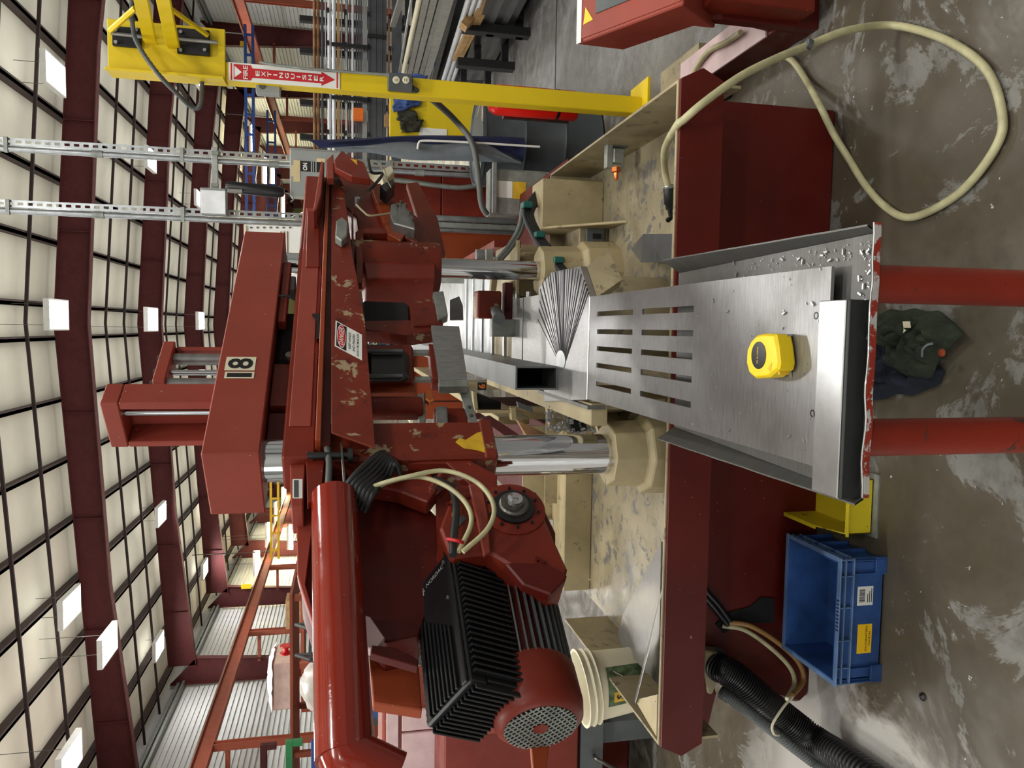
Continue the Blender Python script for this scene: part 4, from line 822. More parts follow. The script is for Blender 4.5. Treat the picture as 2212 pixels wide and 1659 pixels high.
# red machine cabinet behind
rc = thing('control_cabinet', 'tall red control cabinet with two doors behind the saw head', 'cabinet', (.85, 5.4, 0))
xl_, xr_ = PY(900, 570, 5.2).x, PY(900, 352, 5.2).x; zt_ = PY(835, 420, 5.2).z
part(rc, 'body', MB().box(xl_, xr_, 5.22, 5.7, 0, zt_), 'red', bw=.006)
zj = PY(954, 420, 5.2).z
part(rc, 'door', MB().box(xr_-.38, xr_-.01, 5.205, 5.22, .1, zj-.004), 'red', bw=.003); part(rc, 'door', MB().box(xr_-.38, xr_-.01, 5.205, 5.22, zj+.004, zt_-.02), 'red', bw=.003)
part(rc, 'side_panel', MB().box(xl_, xr_-.40, 5.19, 5.22, .1, zt_-.02), 'orange_red', bw=.004)
gb2 = thing('wireway_box', 'grey electrical box with white and yellow labels beside the saw trough', 'electrical box', tuple(PY(1120, 410, 4.25)))
pbox(gb2, 'body', 1058, 1182, 367, 466, 4.25, .12, 'galv_dull', .004); pbox(gb2, 'cover', 1072, 1180, 370, 464, 4.235, .015, 'galv_dull', .003)
pbox(gb2, 'white_label', 1074, 1107, 391, 427, 4.232, .002, 'white', 0); pbox(gb2, 'yellow_label', 1108, 1136, 393, 430, 4.232, .002, 'label_yellow', 0)
pbox(gb2, 'side_strut', 1064, 1073, 350, 460, 4.20, .03, 'galv'); pbox(gb2, 'mount_post', 1182, 1460, 380, 388, 4.3, .03, 'galv')
cn = thing('conduit', 'bent grey conduit crossing the red cabinet', 'conduit', tuple(PY(950, 390, 5.1)))
part(cn, 'pipe', MB().tube(spl([PY(X, Y, 5.1) for X, Y in ((848, 388), (880, 392), (960, 403), (1000, 405), (1052, 398))], 8), .017), 'galv_dull', 60)
cn2 = thing('conduit', 'straight grey conduit standing beside the red cabinet doors', 'conduit', (PY(1000, 474, 5.0).x, 5.0, 0))
xq = PY(1000, 474, 5.0).x; part(cn2, 'pipe', MB().cyl((xq, 5.0, .1), (xq, 5.0, 1.6), .021, n=16), 'galv', 60); part(cn2, 'strut', MB().box(xq-.055, xq-.025, 4.99, 5.03, 0, 1.6), 'galv_dull')
# drum, curtain, yellow cabinet
dr = thing('steel_drum', 'dark grey steel drum behind the fire extinguisher', 'drum', (1.12, 4.66, 0))
part(dr, 'shell', MB().lathe((1.12, 4.66, 0), (0,0,1), [(.24,0),(.255,.01),(.25,.03),(.25,.22),(.257,.235),(.25,.25),(.25,.46),(.257,.475),(.25,.49),(.25,.70),(.257,.71)], 40), 'drum_grey', 40)
part(dr, 'lid', MB().lathe((1.12, 4.66, .71), (0,0,1), [(.257,0),(.257,.02),(.245,.02),(.24,.008),(0.01,.008)], 40), 'drum_grey', 40)
yc = thing('yellow_cabinet', 'yellow cabinet panel with jackets hung on it', 'cabinet', (1.45, 5.5, 0))
xa_, xb_ = PY(930, 300, 5.35).x, PY(930, 178, 5.35).x; za_ = PY(842, 240, 5.35).z; zb_ = PY(1038, 240, 5.35).z
part(yc, 'panel', MB().box(xa_, xb_, 5.35, 5.39, zb_, za_), 'yellow', bw=.003); part(yc, 'base', MB().box(xa_+.02, xb_, 5.40, 5.7, 0, zb_+.05), 'grey_dark', bw=.004)
part(yc, 'paper', MB().box(PY(900, 298, 5.35).x, PY(900, 275, 5.35).x, 5.345, 5.349, PY(965, 290, 5.35).z, PY(905, 290, 5.35).z), 'white')
part(yc, 'red_tag', MB().box(PY(1010, 222, 5.35).x, PY(1010, 214, 5.35).x, 5.343, 5.349, PY(1020, 218, 5.35).z, PY(1004, 218, 5.35).z), 'sign_red')
def cloth(nm, lab, cat, pts, y, amp, mat, th=.03, fr=7, seed=0, nu=18, nv=14):
    # hanging cloth: quadrilateral in a vertical plane with folds
    A, B, Cc, D = [PY(X, Y, y) for X, Y in pts]
    def fn(u, v):
        p = A.lerp(B, u).lerp(D.lerp(Cc, u), v); f_ = mnoise.noise(V((u*fr, v*2.2, seed)))+.5*mnoise.noise(V((u*fr*2.3, v*5, seed+3)))
        return p+V((0, -amp*abs(f_)-amp*.3, amp*.4*mnoise.noise(V((u*5, seed, v*3)))))
    m = MB().grid(fn, nu, nv); o = solo(nm, lab, cat, m, mat, 60); s_ = o.modifiers.new('solid', 'SOLIDIFY'); s_.thickness = .006; return o
cloth('jacket', 'blue denim jacket hanging on the yellow cabinet', 'jacket', [(846,160),(850,245),(905,232),(925,166)], 5.345, .05, 'denim', seed=2)
for k, q in enumerate((((858,238),(858,262),(905,262),(896,240)), ((862,258),(866,288),(905,286),(915,260)))):
    cloth('work_glove', ['dark work glove hanging directly below the denim jacket', 'dark work glove hanging lower, next to the white paper'][k], 'glove', q, 5.345, .04, 'glove', seed=5+k, nu=8, nv=8)
cur = thing('welding_curtain', 'grey and navy fabric cover hanging beside the strut', 'curtain', tuple(PY(900, 320, 5.0)))
def strip(edgeA, edgeB, y, amp, seed, n=24, mv=6):
    Aa = spl([PY(X, Y, y) for X, Y in edgeA], 8); Bb = spl([PY(X, Y, y) for X, Y in edgeB], 8); m_ = min(len(Aa), len(Bb))
    def fn(u, v):
        i = u*(m_-1); k = min(int(i), m_-2); f_ = i-k; p = Aa[k].lerp(Aa[k+1], f_).lerp(Bb[k].lerp(Bb[k+1], f_), v)
        return p+V((0, -amp*math.sin(v*math.pi)*(.7+.5*mnoise.noise(V((u*6, v*3, seed)))), 0))
    return MB().grid(fn, n, mv)
part(cur, 'navy_layer', strip([(662,302),(760,300),(880,293),(1000,293),(1100,296),(1133,298)], [(690,320),(760,318),(880,306),(1000,318),(1090,330),(1130,350)], 4.3, .05, 1), 'navy', 60)
part(cur, 'grey_layer', strip([(700,318),(780,315),(870,306),(940,312),(1040,308),(1120,352)], [(740,330),(800,330),(880,345),(960,347),(1060,350),(1125,356)], 4.27, .06, 2), 'curtain_grey', 60)
part(cur, 'white_cord', MB().tube(spl([PY(X, Y, 4.22) for X, Y in ((902,322),(905,308),(915,304),(960,305),(1040,309),(1100,313),(1166,317))], 6), .006), 'white', 60)
# yellow jib mast with plate, arms, outlet, extinguisher
yp = 3.81; xp = PY(1200, 212, yp).x
ms = thing('jib_mast', 'yellow square jib crane mast with hinge plate at the top', 'mast', (xp, yp, 0))
part(ms, 'post', MB().box(xp-.042, xp+.042, yp, yp+.085, .01, 2.05), 'yellow', bw=.004)
part(ms, 'foot_plate', MB().box(xp-.12, xp+.12, yp-.08, yp+.16, 0, .012), 'yellow')
xP0, xP1 = PY(360, 164, yp).x, PY(360, 68, yp).x; zP0, zP1 = PY(487, 120, yp).z, PY(234, 120, yp).z
part(ms, 'hinge_plate', MB().box(xP0, xP1+.03, yp-.01, yp+.012, zP0, zP1), 'yellow', bw=.002); part(ms, 'plate_flange', MB().box(xP0-.01, xP0+.002, yp-.06, yp+.06, zP0, zP1), 'yellow', bw=.002)
for (X0, X1, Y0, Y1) in ((242, 304, 58, 100), (382, 452, 62, 117)):
    pbox(ms, 'bearing_plate', X0, X1, Y0, Y1, yp-.03, .018, 'black_matte')
    for X in (X0+9, X1-9):
        for Y in (Y0+8, Y1-8): q_ = PY(X, Y, yp-.032); part(ms, 'bolt', MB().cyl(q_, q_-V((0,.012,0)), .008, n=6), 'zinc')
for X0, X1, Y in ((240, 310, 72), (372, 470, 84)): a, b = PY(X0, Y, yp-.05), PY(X1, Y+8, yp-.05); part(ms, 'pivot_pin', MB().cyl(a, b, .008, n=12), 'zinc', 50)
for (X, Y, X2, Y2) in ((322, 88, 296, -30), (372, 98, 345, -30)):
    a, b = PY(X, Y, yp-.06), PY(X2, Y2, yp-.5); w_ = .028
    part(ms, 'jib_arm', MB().prism([a+V((0,0,w_)), a+V((0,0,-w_)), b+V((0,0,-w_)), b+V((0,0,w_))], (0, .05, 0)), 'yellow', bw=.003)
for (a_, b_) in (((292, 18), (238, 66)), ((362, 14), (448, 76))):
    a, b = PY(*a_, yp-.22), PY(*b_, yp-.06); part(ms, 'brace', MB().tube([a, b], .012, 6), 'yellow')
sgn = thing('extinguisher_sign', 'red and white FIRE EXTINGUISHER arrow sign on the yellow mast', 'sign', (xp, yp-.003, 1.6))
ys = yp-.0035; zA, zB = PY(494, 160, yp).z, PY(734, 170, yp).z; hw = .0375
part(sgn, 'sheet', MB().box(xp-.041, xp+.041, ys, ys+.002, zB, zA), 'white')
for z_ in (zA-.012, zB+.012): part(sgn, 'red_line', MB().box(xp-hw, xp+hw, ys-.001, ys, z_-.003, z_+.003), 'sign_red')
zt0 = zA-.022; zb0 = zB+.022
part(sgn, 'arrow', MB().prism([(xp-.034, ys-.001, zt0), (xp-.034, ys-.001, zt0-.075), (xp-.021, ys-.001, zt0-.082), (xp-.021, ys-.001, zb0+.062), (xp-.032, ys-.001, zb0+.062), (xp, ys-.001, zb0), (xp+.032, ys-.001, zb0+.062), (xp+.021, ys-.001, zb0+.062), (xp+.021, ys-.001, zt0-.082), (xp+.034, ys-.001, zt0-.075), (xp+.034, ys-.001, zt0)], (0, .001, 0)), 'sign_red')
part(sgn, 'white_wedge', MB().prism([(xp-.026, ys-.002, zt0-.004), (xp, ys-.002, zt0-.036), (xp+.026, ys-.002, zt0-.004)], (0, .001, 0)), 'white')
text(sgn, 'fire_text', 'FIRE', (xp, ys-.001, zt0-.052), (1,0,0), (0,0,1), .020, 'white', .060, bold=.02, extr=.001)
zs = zt0-.092; n_ = 12; st = (zs-(zb0+.048))/n_
for k, ch in enumerate('EXTINGUISHER'): text(sgn, 'letter', ch, (xp, ys-.001, zs-st*(k+.5)), (1,0,0), (0,0,1), st*.66, 'white', .006 if ch == 'I' else .024, bold=.02, extr=.001)
ob_ = thing('outlet_box', 'grey double outlet box on the yellow mast', 'outlet', tuple(PY(865, 176, yp-.03)))
pbox(ob_, 'body', 838, 892, 158, 193, yp-.05, .05, 'grey_dark', .005)
for X in (856, 877): q_ = PY(X, 173, yp-.051); part(ob_, 'socket', MB().lathe(q_, (0,-1,0), [(.017,0),(.017,.003),(.015,.004)], 18), 'cream', 40)
for X in (856, 877):
    for dz in (-.004, .006): q_ = PY(X, 173, yp-.056); part(ob_, 'slot', MB().box(q_.x-.006, q_.x+.006, q_.y, q_.y+.002, q_.z+dz, q_.z+dz+.0018), 'black')
part(ob_, 'armoured_cable', MB().tube(spl([PY(X, Y, yp-.02) for X, Y in ((560,134),(600,141),(680,150),(760,156),(838,162))], 10), .006, 8, rf=lambda k: .006+.0012*(k % 2)), 'galv_dull', 30)
sk = thing('socket_box', 'grey box with round socket on the mast beside the sign', 'outlet', tuple(PY(578, 186, yp)))
pbox(sk, 'body', 552, 605, 178, 202, yp+.03, .06, 'grey_box', .004); q_ = PY(566, 186, yp+.028); part(sk, 'socket', MB().lathe(q_, (0,-1,0), [(.014,0),(.014,.004),(.010,.004)], 16), 'grey_dark', 40)
solo('grey_cable', 'thick grey cable curving from the outlet box down to the red cabinet', 'cable', MB().tube(spl([PY(890,192,3.8), PY(930,212,3.9), PY(985,262,4.2), (PY(1020,310,4.2)), PY(1033,380,4.2), PY(1040,440,4.22), PY(1052,464,4.24)], 8), .0165, 12), 'grey_cable', 60)
solo('flex_conduit', 'dark flexible conduit drooping from the jib arm', 'cable', MB().tube(spl([PY(284,-20,3.6), PY(287,60,3.7), PY(300,100,3.7), PY(340,158,3.7), PY(385,205,3.75), PY(415,232,3.8), PY(432,228,3.8), PY(436,190,3.82), PY(436,160,3.83)], 14), .010, 8, rf=lambda k: .0095+.0015*(k % 2)), 'grey_dark', 30)
fe = thing('fire_extinguisher', 'red fire extinguisher behind the foot of the yellow mast', 'fire extinguisher', (PY(1150,222,3.98).x, 3.98, .3))
xe_ = PY(1150, 222, 3.98).x; z0_, z1_ = PY(1245, 222, 3.98).z, PY(1052, 222, 3.98).z
part(fe, 'cylinder', MB().lathe((xe_, 3.98, z0_), (0,0,1), [(.07,0),(.076,.01),(.076,z1_-z0_-.05),(.06,z1_-z0_-.015),(.025,z1_-z0_)], 32), 'ext_red', 50)
part(fe, 'strap', MB().lathe((xe_, 3.98, z0_+.10), (0,0,1), [(.0775,0),(.0775,.015)], 32), 'black', 40); part(fe, 'valve', MB().cyl((xe_, 3.98, z1_), (xe_, 3.98, z1_+.05), .02, n=16), 'zinc', 40)
part(fe, 'handle', MB().ob((xe_-.10, 3.96, z1_+.05), (.12, 0, -.03), (0,.025,0), (0,0,.006)).ob((xe_-.12, 3.96, z1_+.02), (.12, 0, .0), (0,.025,0), (0,0,.006)), 'alu', bw=.001)
part(fe, 'pressure_gauge', MB().cyl((xe_-.005, 3.935, z1_+.025), (xe_-.005, 3.955, z1_+.025), .016, n=14), 'white'); part(fe, 'wall_hook', MB().box(xe_-.07, xe_+.02, 4.05, 4.07, z0_+.02, z1_-.1).box(xe_-.02, xe_+.02, 3.90, 4.06, z0_-.02, z0_-.001), 'bolt'); part(fe, 'bracket_stem', MB().box(xe_-.02, xe_+.02, 3.9, 3.93, z0_-.02, z0_+.1), 'bolt')
part(fe, 'paper_label', MB().box(xe_-.035, xe_-.01, 3.901, 3.906, z1_-.12, z1_-.06), 'white')
nb = thing('notice_board', 'white perforated board behind the far end of the top beam', 'board', tuple(PY(580, 540, 4.6)))
pbox(nb, 'panel', 527, 660, 487, 620, 4.6, .01, 'white', .002); pbox(nb, 'edge_strip', 527, 533, 487, 620, 4.59, .01, 'cream')
for k in range(7): pbox(nb, 'hole', 540+14*k, 545+14*k, 490, 493, 4.596, .004, 'grey_dark', 0)
for k in range(3): pbox(nb, 'print_line', 606+7*k, 608+7*k, 500, 560, 4.596, .004, 'rust', 0)
xb_n = PY(580, 600, 4.6).x; part(nb, 'stand', MB().box(xb_n, xb_n+.04, 4.61, 4.65, 0, PY(660, 540, 4.6).z+.1), 'galv_dull')
# ---- lateral bar rack on the right
yr = 9.0
lr = thing('bar_rack', 'black cantilever bar rack standing across behind the yellow cabinet', 'rack', (3.4, 9.2, 0))
for Y in (30, 100, 160, 214, 290):
    x = PY(760, Y, yr).x
    part(lr, 'upright', MB().box(x-.03, x+.03, yr+.25, yr+.33, 0, 2.0), 'black_matte')
    for X in (704, 742, 792, 838, 868): z_ = PY(X, Y, yr).z; part(lr, 'arm', MB().box(x-.02, x+.02, yr-.06, yr+.25, z_-.035, z_-.005), 'black_matte')
for Y in (105, 218): x = PY(760, Y, yr).x; part(lr, 'front_stop', MB().box(x-.018, x+.018, yr-.10, yr-.07, PY(794, Y, yr).z, PY(716, Y, yr).z), 'black_matte')
for Y in (76, ): x = PY(760, Y, yr).x; part(lr, 'band', MB().box(x-.02, x+.02, yr-.045, yr-.035, PY(835, Y, yr).z, PY(794, Y, yr).z), 'black_matte')
xs0, xs1 = 1.75, 6.4
def bar(nm, lab, cat, X0, X1, mat, rnd=True, y=yr, x0=xs0, x1=xs1, grp=None):
    z1_, z0_ = PY(X0, 150, y).z, PY(X1, 150, y).z; r_ = (z1_-z0_)/2
    m = MB().cyl((x0, y, z0_+r_), (x1, y, z0_+r_), r_, n=14) if rnd else MB().box(x0, x1, y-.03, y+.05, z0_, z1_)
    return solo(nm, lab, cat, m, mat, 50 if rnd else None, group=grp)
bar('rusty_pipe', 'rusty brown pipe, topmost bar of the rack', 'pipe', 676, 683, 'rust'); bar('rusty_pipe', 'rusty brown pipe, second from the top of the rack', 'pipe', 684, 691, 'rust')
bar('dark_pipe', 'dark grey pipe under the two rusty pipes', 'pipe', 693, 699, 'flatbar'); bar('thin_rod', 'thin white rod in the dark gap under the rusty pipes', 'rod', 702, 704, 'pipe_white', x0=2.9)
bar('white_pipe', 'thick shiny white pipe on the upper arm, upper of the pair', 'pipe', 707, 716, 'pipe_white'); bar('white_pipe', 'thick shiny white pipe, lower of the pair', 'pipe', 717, 726, 'pipe_white', y=yr-.02)
bar('wood_strip', 'tan wooden strip just below the white pipes', 'strip', 728, 734, 'wood', False); bar('steel_angle', 'grey steel bar between wooden strip and dark gap', 'bar', 736, 739, 'galv', False, x0=2.1)
bar('steel_tube_stock', 'light grey tube in the middle of the rack', 'tube', 745, 752, 'alu'); bar('steel_tube_stock', 'thin dark tube just under the middle grey tube', 'tube', 754, 757, 'flatbar'); bar('steel_tube_stock', 'bright whitish tube in the lower middle of the rack', 'tube', 759, 765, 'pipe_white')
for k in range(3): bar('dark_angle', 'dark steel section in the shadowed gap of the rack, '+('upper', 'middle', 'lower')[k]+' of three', 'bar', 768+5*k, 772+5*k, 'flatbar', False, y=yr+.05, grp='dark sections in the rack gap')
bar('aluminium_bar', 'bright aluminium bar directly above the stack of dark flat bars', 'bar', 783, 793, 'alu', False)
OR9 = ('topmost', 'second from the top', 'third from the top', 'fourth from the top', 'middle', 'fourth from the bottom', 'third from the bottom', 'second from the bottom', 'lowest')
for k in range(9): bar('flat_bar', 'dark grey flat bar, '+OR9[k]+' in the strapped stack of nine', 'bar', 794.4+4.5*k, 798.6+4.5*k, 'flatbar', False, y=yr+.006*((k*5) % 3), grp='strapped stack of dark flat bars')
bar('rust_strip', 'thin rusty strip under the stack of flat bars', 'bar', 838, 842, 'rust', False); bar('dark_beam', 'wide dark grey beam at the bottom of the bar rack', 'beam', 846, 867, 'flatbar', False)
for q_, lab in (((773, 248), 'small orange and white box in the bar rack'), ((840, 262), 'small tan wood block at the bottom of the bar rack by the curtain')):
    p = PY(*q_, yr-.1); solo('small_box', lab, 'box', MB().box(p.x-.06, p.x+.06, yr-.16, yr-.06, p.z-.06, p.z+.05), 'orange_label' if q_[0] < 800 else 'wood', bw=.002)
# ---- near cantilever rack with stock running away
nr = thing('stock_rack', 'low black and blue cantilever rack with long bars and tubes near the yellow mast', 'rack', (2.7, 6.8, 0))
for (x, y, h_) in ((2.42, 6.42, .56), (2.34, 7.02, .52)):
    part(nr, 'front_post', MB().box(x, x+.07, y-.05, y+.05, 0, h_), 'black_matte', bw=.003)
for y in (5.6, 6.45, 7.05, 7.9):
    part(nr, 'rear_post', MB().box(3.25, 3.35, y-.05, y+.05, 0, 1.25), 'black_matte'); 
    for z in (.05, .30): part(nr, 'arm', MB().box(2.42, 3.25, y-.03, y+.03, z, z+.06), 'black_matte')
    part(nr, 'arm', MB().box(2.62, 3.25, y-.035, y+.035, .62, .68), 'blue_deep'); part(nr, 'arm', MB().box(2.62, 3.25, y-.02, y+.02, .88, .92), 'black_matte')
def stock(nm, lab, cat, Xn, Xf, wd, ht, mat, Yf=172, rnd=False, grp=None, yn=5.9, yf=8.4):
    A = PY(Xn, 0, yn); B = PY(Xf, Yf, yf); d = (B-A).normalized(); A = A-d*.9
    side = V((d.y, -d.x, 0)).normalized()
    m = MB().cyl(A, B, wd/2, n=12) if rnd else MB().ob(A-side*wd/2, side*wd, B-A, (0, 0, ht))
    return solo(nm, lab, cat, m, mat, 50 if rnd else None, group=grp)
stock('steel_angle', 'pale grey angle, topmost stock on the near rack', 'angle', 873, 854, .03, .045, 'alu', 56, yf=6.9)
stock('thin_rod', 'thin grey rod just above the cream tube on the near rack', 'rod', 888, 860, .02, .02, 'galv', rnd=True)
stock('cream_tube', 'long cream white tube on the top arm of the near rack', 'tube', 906, 868, .045, .045, 'cream', rnd=True)
stock('perforated_channel', 'long grey perforated channel next to the cream tube', 'channel', 925, 886, .05, .045, 'alu'); stock('perforated_channel', 'second long grey channel, lower than the cream tube', 'channel', 943, 898, .05, .05, 'alu')
stock('aluminium_angle', 'bright aluminium angle just under the grey channels', 'angle', 960, 910, .03, .045, 'galv'); stock('dark_stock', 'dark steel bar between the two aluminium lengths on the near rack', 'bar', 948, 904, .05, .05, 'flatbar', yn=6.1, yf=8.6)
stock('aluminium_angle', 'wide dull aluminium length above the blue arms', 'angle', 978, 926, .05, .07, 'alu'); stock('dark_stock', 'dark steel bar hidden behind the blue arms', 'bar', 985, 940, .08, .05, 'flatbar', yn=6.3, yf=8.7)
for k in range(3): stock('polished_tube', 'polished round tube behind the black posts, '+('upper one', 'middle one of three', 'lowest of three')[k], 'tube', 1012+13*k, 958+10*k, .045, .045, 'pipe_white', rnd=True)
for k in range(2): stock('wood_batten', 'tan wood batten among the polished tubes, '+('upper one', 'lower one')[k], 'batten', 1052+10*k, 990+7*k, .04, .05, 'wood', 128, yf=7.3)
for k in range(5): stock('dark_tube', 'dark steel length low on the near rack, '+('highest', 'second highest', 'middle', 'second lowest', 'lowest')[k]+' of the dark ones', 'bar', 1068+16*k, 1005+11*k, .08, .07, 'flatbar' if k % 2 else 'black', 165)
q_ = PY(985, 50, 6.2); solo('wood_plank', 'short tan plank standing askew between blue arm and polished tubes', 'plank', MB().ob(q_-V((.02,0,.09)), (.16, .05, -.13), (0, .12, 0), (.035, 0, .05)), 'wood')
solo('dark_sheet_stack', 'dark stack of steel sheets standing low behind the near rack', 'sheets', MB().box(2.75, 3.2, 5.0, 9.2, 0, .62).box(2.72, 2.74, 5.0, 9.2, 0, .5), 'black_matte', bw=.01)
solo('safety_cone_lamp', 'glossy red plastic piece between the tubes of the near rack', 'part', MB().lathe((2.72, 6.2, .36), (.2,1,.0), [(.02,0),(.05,.02),(.05,.10),(.03,.12),(.05,.14),(.05,.22)], 16), 'sign_red', 40)
# ---- roller conveyor behind the table
cv = thing('roller_conveyor', 'infeed roller conveyor with red and beige rails behind the table', 'conveyor', (.0, 5, 0))
part(cv, 'rail', MB().box(.36, .39, 3.35, 7.6, .74, .86), 'red', bw=.002); part(cv, 'rail', MB().box(-.42, -.385, 3.3, 7.6, .70, .84), 'beige_clean', bw=.002)
for X in (1137, 1111, 1087, 1061, 1039, 1019, 1005): y = PZ(X, 700, .845).y; part(cv, 'roller', MB().cyl((-.19, y, .838), (.14 if y < 3.6 else .36, y, .838), .009, n=12), 'galv', 50)
part(cv, 'bed_sheet', MB().box(-.19, .36, PZ(1110, 700, .83).y, PZ(1064, 700, .83).y, .81, .82), 'beige')
for x in (-.41, .36):
    for y in (3.6, 5.4, 7.3): part(cv, 'leg', MB().box(x-.02, x+.04, y-.03, y+.03, 0, .72), 'beige_clean')
part(cv, 'cross_member', MB().box(-.38, .36, 3.6, 3.66, .3, .36), 'beige'); part(cv, 'bright_sheet', MB().box(-.19, .35, PZ(1062, 700, .80).y, 7.4, .79, .80), 'lens_white')  # white sheet added in place of the brightly lit floor past the rollers
nt = PY(1040, 834, 3.28); part(cv, 'number_tag', MB().box(nt.x-.017, nt.x+.017, 3.27, 3.279, nt.z-.02, nt.z+.02), 'label_black'); text(cv, 'tag_number', '6', (nt.x, 3.2695, nt.z), (1,0,0), (0,0,1), .030, 'orange_label', bold=.03)
# infeed vise gear behind the table, right of the tube
vg = pbox(tr, 'vise_carriage', 1032, 1084, 628, 688, 3.0, .12, 'red_worn', .006)
pbox(vg, 'jaw_face', 1062, 1166, 690, 728, 2.95, .05, 'galv_dull', .003); 
a, b = PY(1072, 672, 2.97), PY(1078, 688, 2.80); part(vg, 'screw_end', MB().cyl(a, b, .022, n=20), 'grey_dark', 40)
pbox(vg, 'beam', 1090, 1108, 610, 690, 3.05, .05, 'steel_frame', .003)
for (q_, o_) in ((((1118,690),(1104,608),(1116,604),(1136,690)), 3.1), (((1066,560),(1060,628),(1072,628),(1080,560)), 3.15)):
    part(vg, 'strut', MB().prism([PY(X, Y, o_) for X, Y in q_], (0, .04, 0)), 'beige_clean', bw=.002)
pbox(vg, 'slide_body', 1130, 1190, 545, 585, 3.25, .12, 'beige_clean', .006); pbox(vg, 'slide_body', 1120, 1165, 600, 640, 3.3, .10, 'beige_clean', .006); pbox(vg, 'dark_recess', 1125, 1165, 632, 690, 3.35, .02, 'black_matte', .003)
a, b = PY(1052, 540, 3.2), PY(1052, 562, 3.0); part(vg, 'hand_knob', MB().cyl(PY(1028, 552, 3.1), PY(1046, 552, 3.1), .026, n=18), 'zinc', 40)
pbox(vg, 'upright', 1165, 1500, 560, 590, 3.3, .06, 'beige', .003); pbox(vg, 'cylinder_body', 1050, 1066, 538, 565, 3.2, .05, 'galv_dull', .003)
pbox(vg, 'red_rail', 930, 1120, 740, 760, 3.4, .05, 'red', .003) if False else None
# black hydraulic hoses with teal clamps
hs = thing('hydraulic_hoses', 'bundle of black hydraulic hoses with teal clamps beside the trough', 'hoses', tuple(PY(1150, 430, 3.0)))
for k in range(4):
    d = 5*k; part(hs, 'hose', MB().tube(spl([PY(1205+d*.3, 372+d*.2, 3.3), PY(1165+d, 410+d*.4, 3.15), PY(1134+d, 455+d*.2, 3.05), PY(1150+d, 505, 2.95), PY(1178+d, 545-d*.1, 2.85), PY(1215+d*.6, 590-d*.1, 2.75), PY(1275+d*.3, 640-d*.2, 2.65)], 7), .0105), 'rubber', 60)
for k in range(2): d = 7*k; part(hs, 'hose', MB().tube(spl([PY(1130+d, 440, 3.1), PY(1122+d, 490, 3.1), PY(1100+d, 530, 3.1), PY(1074+d, 562, 3.1)], 7), .010), 'grey_cable', 60)
for X, Y, y in ((1138, 440, 3.05), (1165, 505, 2.93), (1205, 560, 2.80)): part(hs, 'clamp', pb(MB(), X-8, X+14, Y-6, Y+8, y-.03, .05), 'teal', bw=.004)
fb = thing('feed_bench', 'distant red feed bench with pale top seen between the saw columns', 'bench', (.0, 7.9, 0))
pbox(fb, 'body', 893, 1000, 700, 905, 7.9, .5, 'orange_red', .006); pbox(fb, 'top', 886, 893, 690, 915, 7.85, .6, 'cream', .003)
for Y in (735, 800, 866): pbox(fb, 'drawer_gap', 896, 998, Y, Y+2, 7.89, .012, 'black')
for Y in (700, 900): p = PY(1000, Y, 7.95); part(fb, 'leg', MB().box(p.x-.03, p.x+.03, 7.95, 8.01, 0, p.z), 'steel_frame')
q_ = PY(905, 776, 7.8); solo('blue_drum', 'small blue canister on the distant red feed bench', 'canister', MB().lathe((PY(870, 782, 8.1).x, 8.1, PY(886, 782, 8.1).z), (0,0,1), [(.07,0),(.075,.01),(.075,.14),(.05,.16),(.03,.18)], 18), 'blue_truss', 40)
sh_ = thing('parts_shelf', 'distant dark shelf of tube ends seen through the saw between arm and bench', 'shelf', (.0, 9.2, 0))
pbox(sh_, 'back', 782, 892, 560, 905, 9.5, .03, 'black_matte', 0); pbox(sh_, 'shelf_board', 838, 842, 560, 905, 9.1, .4, 'grey_dark', 0); pbox(sh_, 'shelf_board', 888, 892, 560, 905, 9.1, .4, 'grey_dark', 0)
for Y in (560, 900): p = PY(782, Y, 9.1); part(sh_, 'side', MB().box(p.x-.02, p.x+.02, 9.1, 9.5, 0, p.z), 'grey_dark')
for k, Y in enumerate((628, 641, 700, 709, 718, 727, 736)):
    for X in (796, 806, 816, 826): pbox(sh_, 'tube_end', X, X+8, Y, Y+8, 9.08, .3, ('galv_dull', 'cream', 'teal', 'blue_truss', 'galv')[(k+X//10) % 5], 0); pbox(sh_, 'tube_hole', X+1.5, X+6.5, Y+1.5, Y+6.5, 9.078, .003, 'black', 0)
# ================================================ FOREGROUND RIGHT: CONSOLE, HOSE
xc = .97
co = thing('control_console', 'red sloping control console on a foot beam next to the air hose', 'console', (1.2, 2.35, 0))
prof = [PX(X, Y, xc) for X, Y in ((1247,96),(1347,108),(1498,57),(1545,62),(1476,10))]
part(co, 'housing', MB().prism(prof, (.45, 0, 0)), 'red_clean', bw=.004)
dA, dE = prof[0], prof[4]; dn = (dE-dA).cross(V((1,0,0))).normalized(); dn = dn if dn.z > 0 else -dn
def fc(u, v, l=.0): return dA.lerp(dE, u)+V((v, 0, 0))+dn*l
part(co, 'face_rim', MB().prism([fc(.02,.012), fc(.98,.012), fc(.98,.44), fc(.02,.44)], dn*.003), 'red_clean', bw=.001)
part(co, 'display', MB().prism([fc(.20,.075,.003), fc(.60,.075,.003), fc(.60,.40,.003), fc(.20,.40,.003)], dn*.004), 'grey_dark')
part(co, 'white_label', MB().prism([fc(.0,.0,.003), fc(.05,.0,.003), fc(.05,.40,.003), fc(.0,.40,.003)], dn*.002), 'white')
part(co, 'warning_triangle', MB().prism([fc(.07,.055,.0035), fc(.17,.06,.0035), fc(.09,.11,.0035)], dn*.001), 'safety_yellow')
part(co, 'paper_note', MB().prism([fc(.70,.10,.0035), fc(.93,.02,.0035), fc(.97,.10,.0035), fc(.80,.20,.0035)], dn*.002), 'cream')
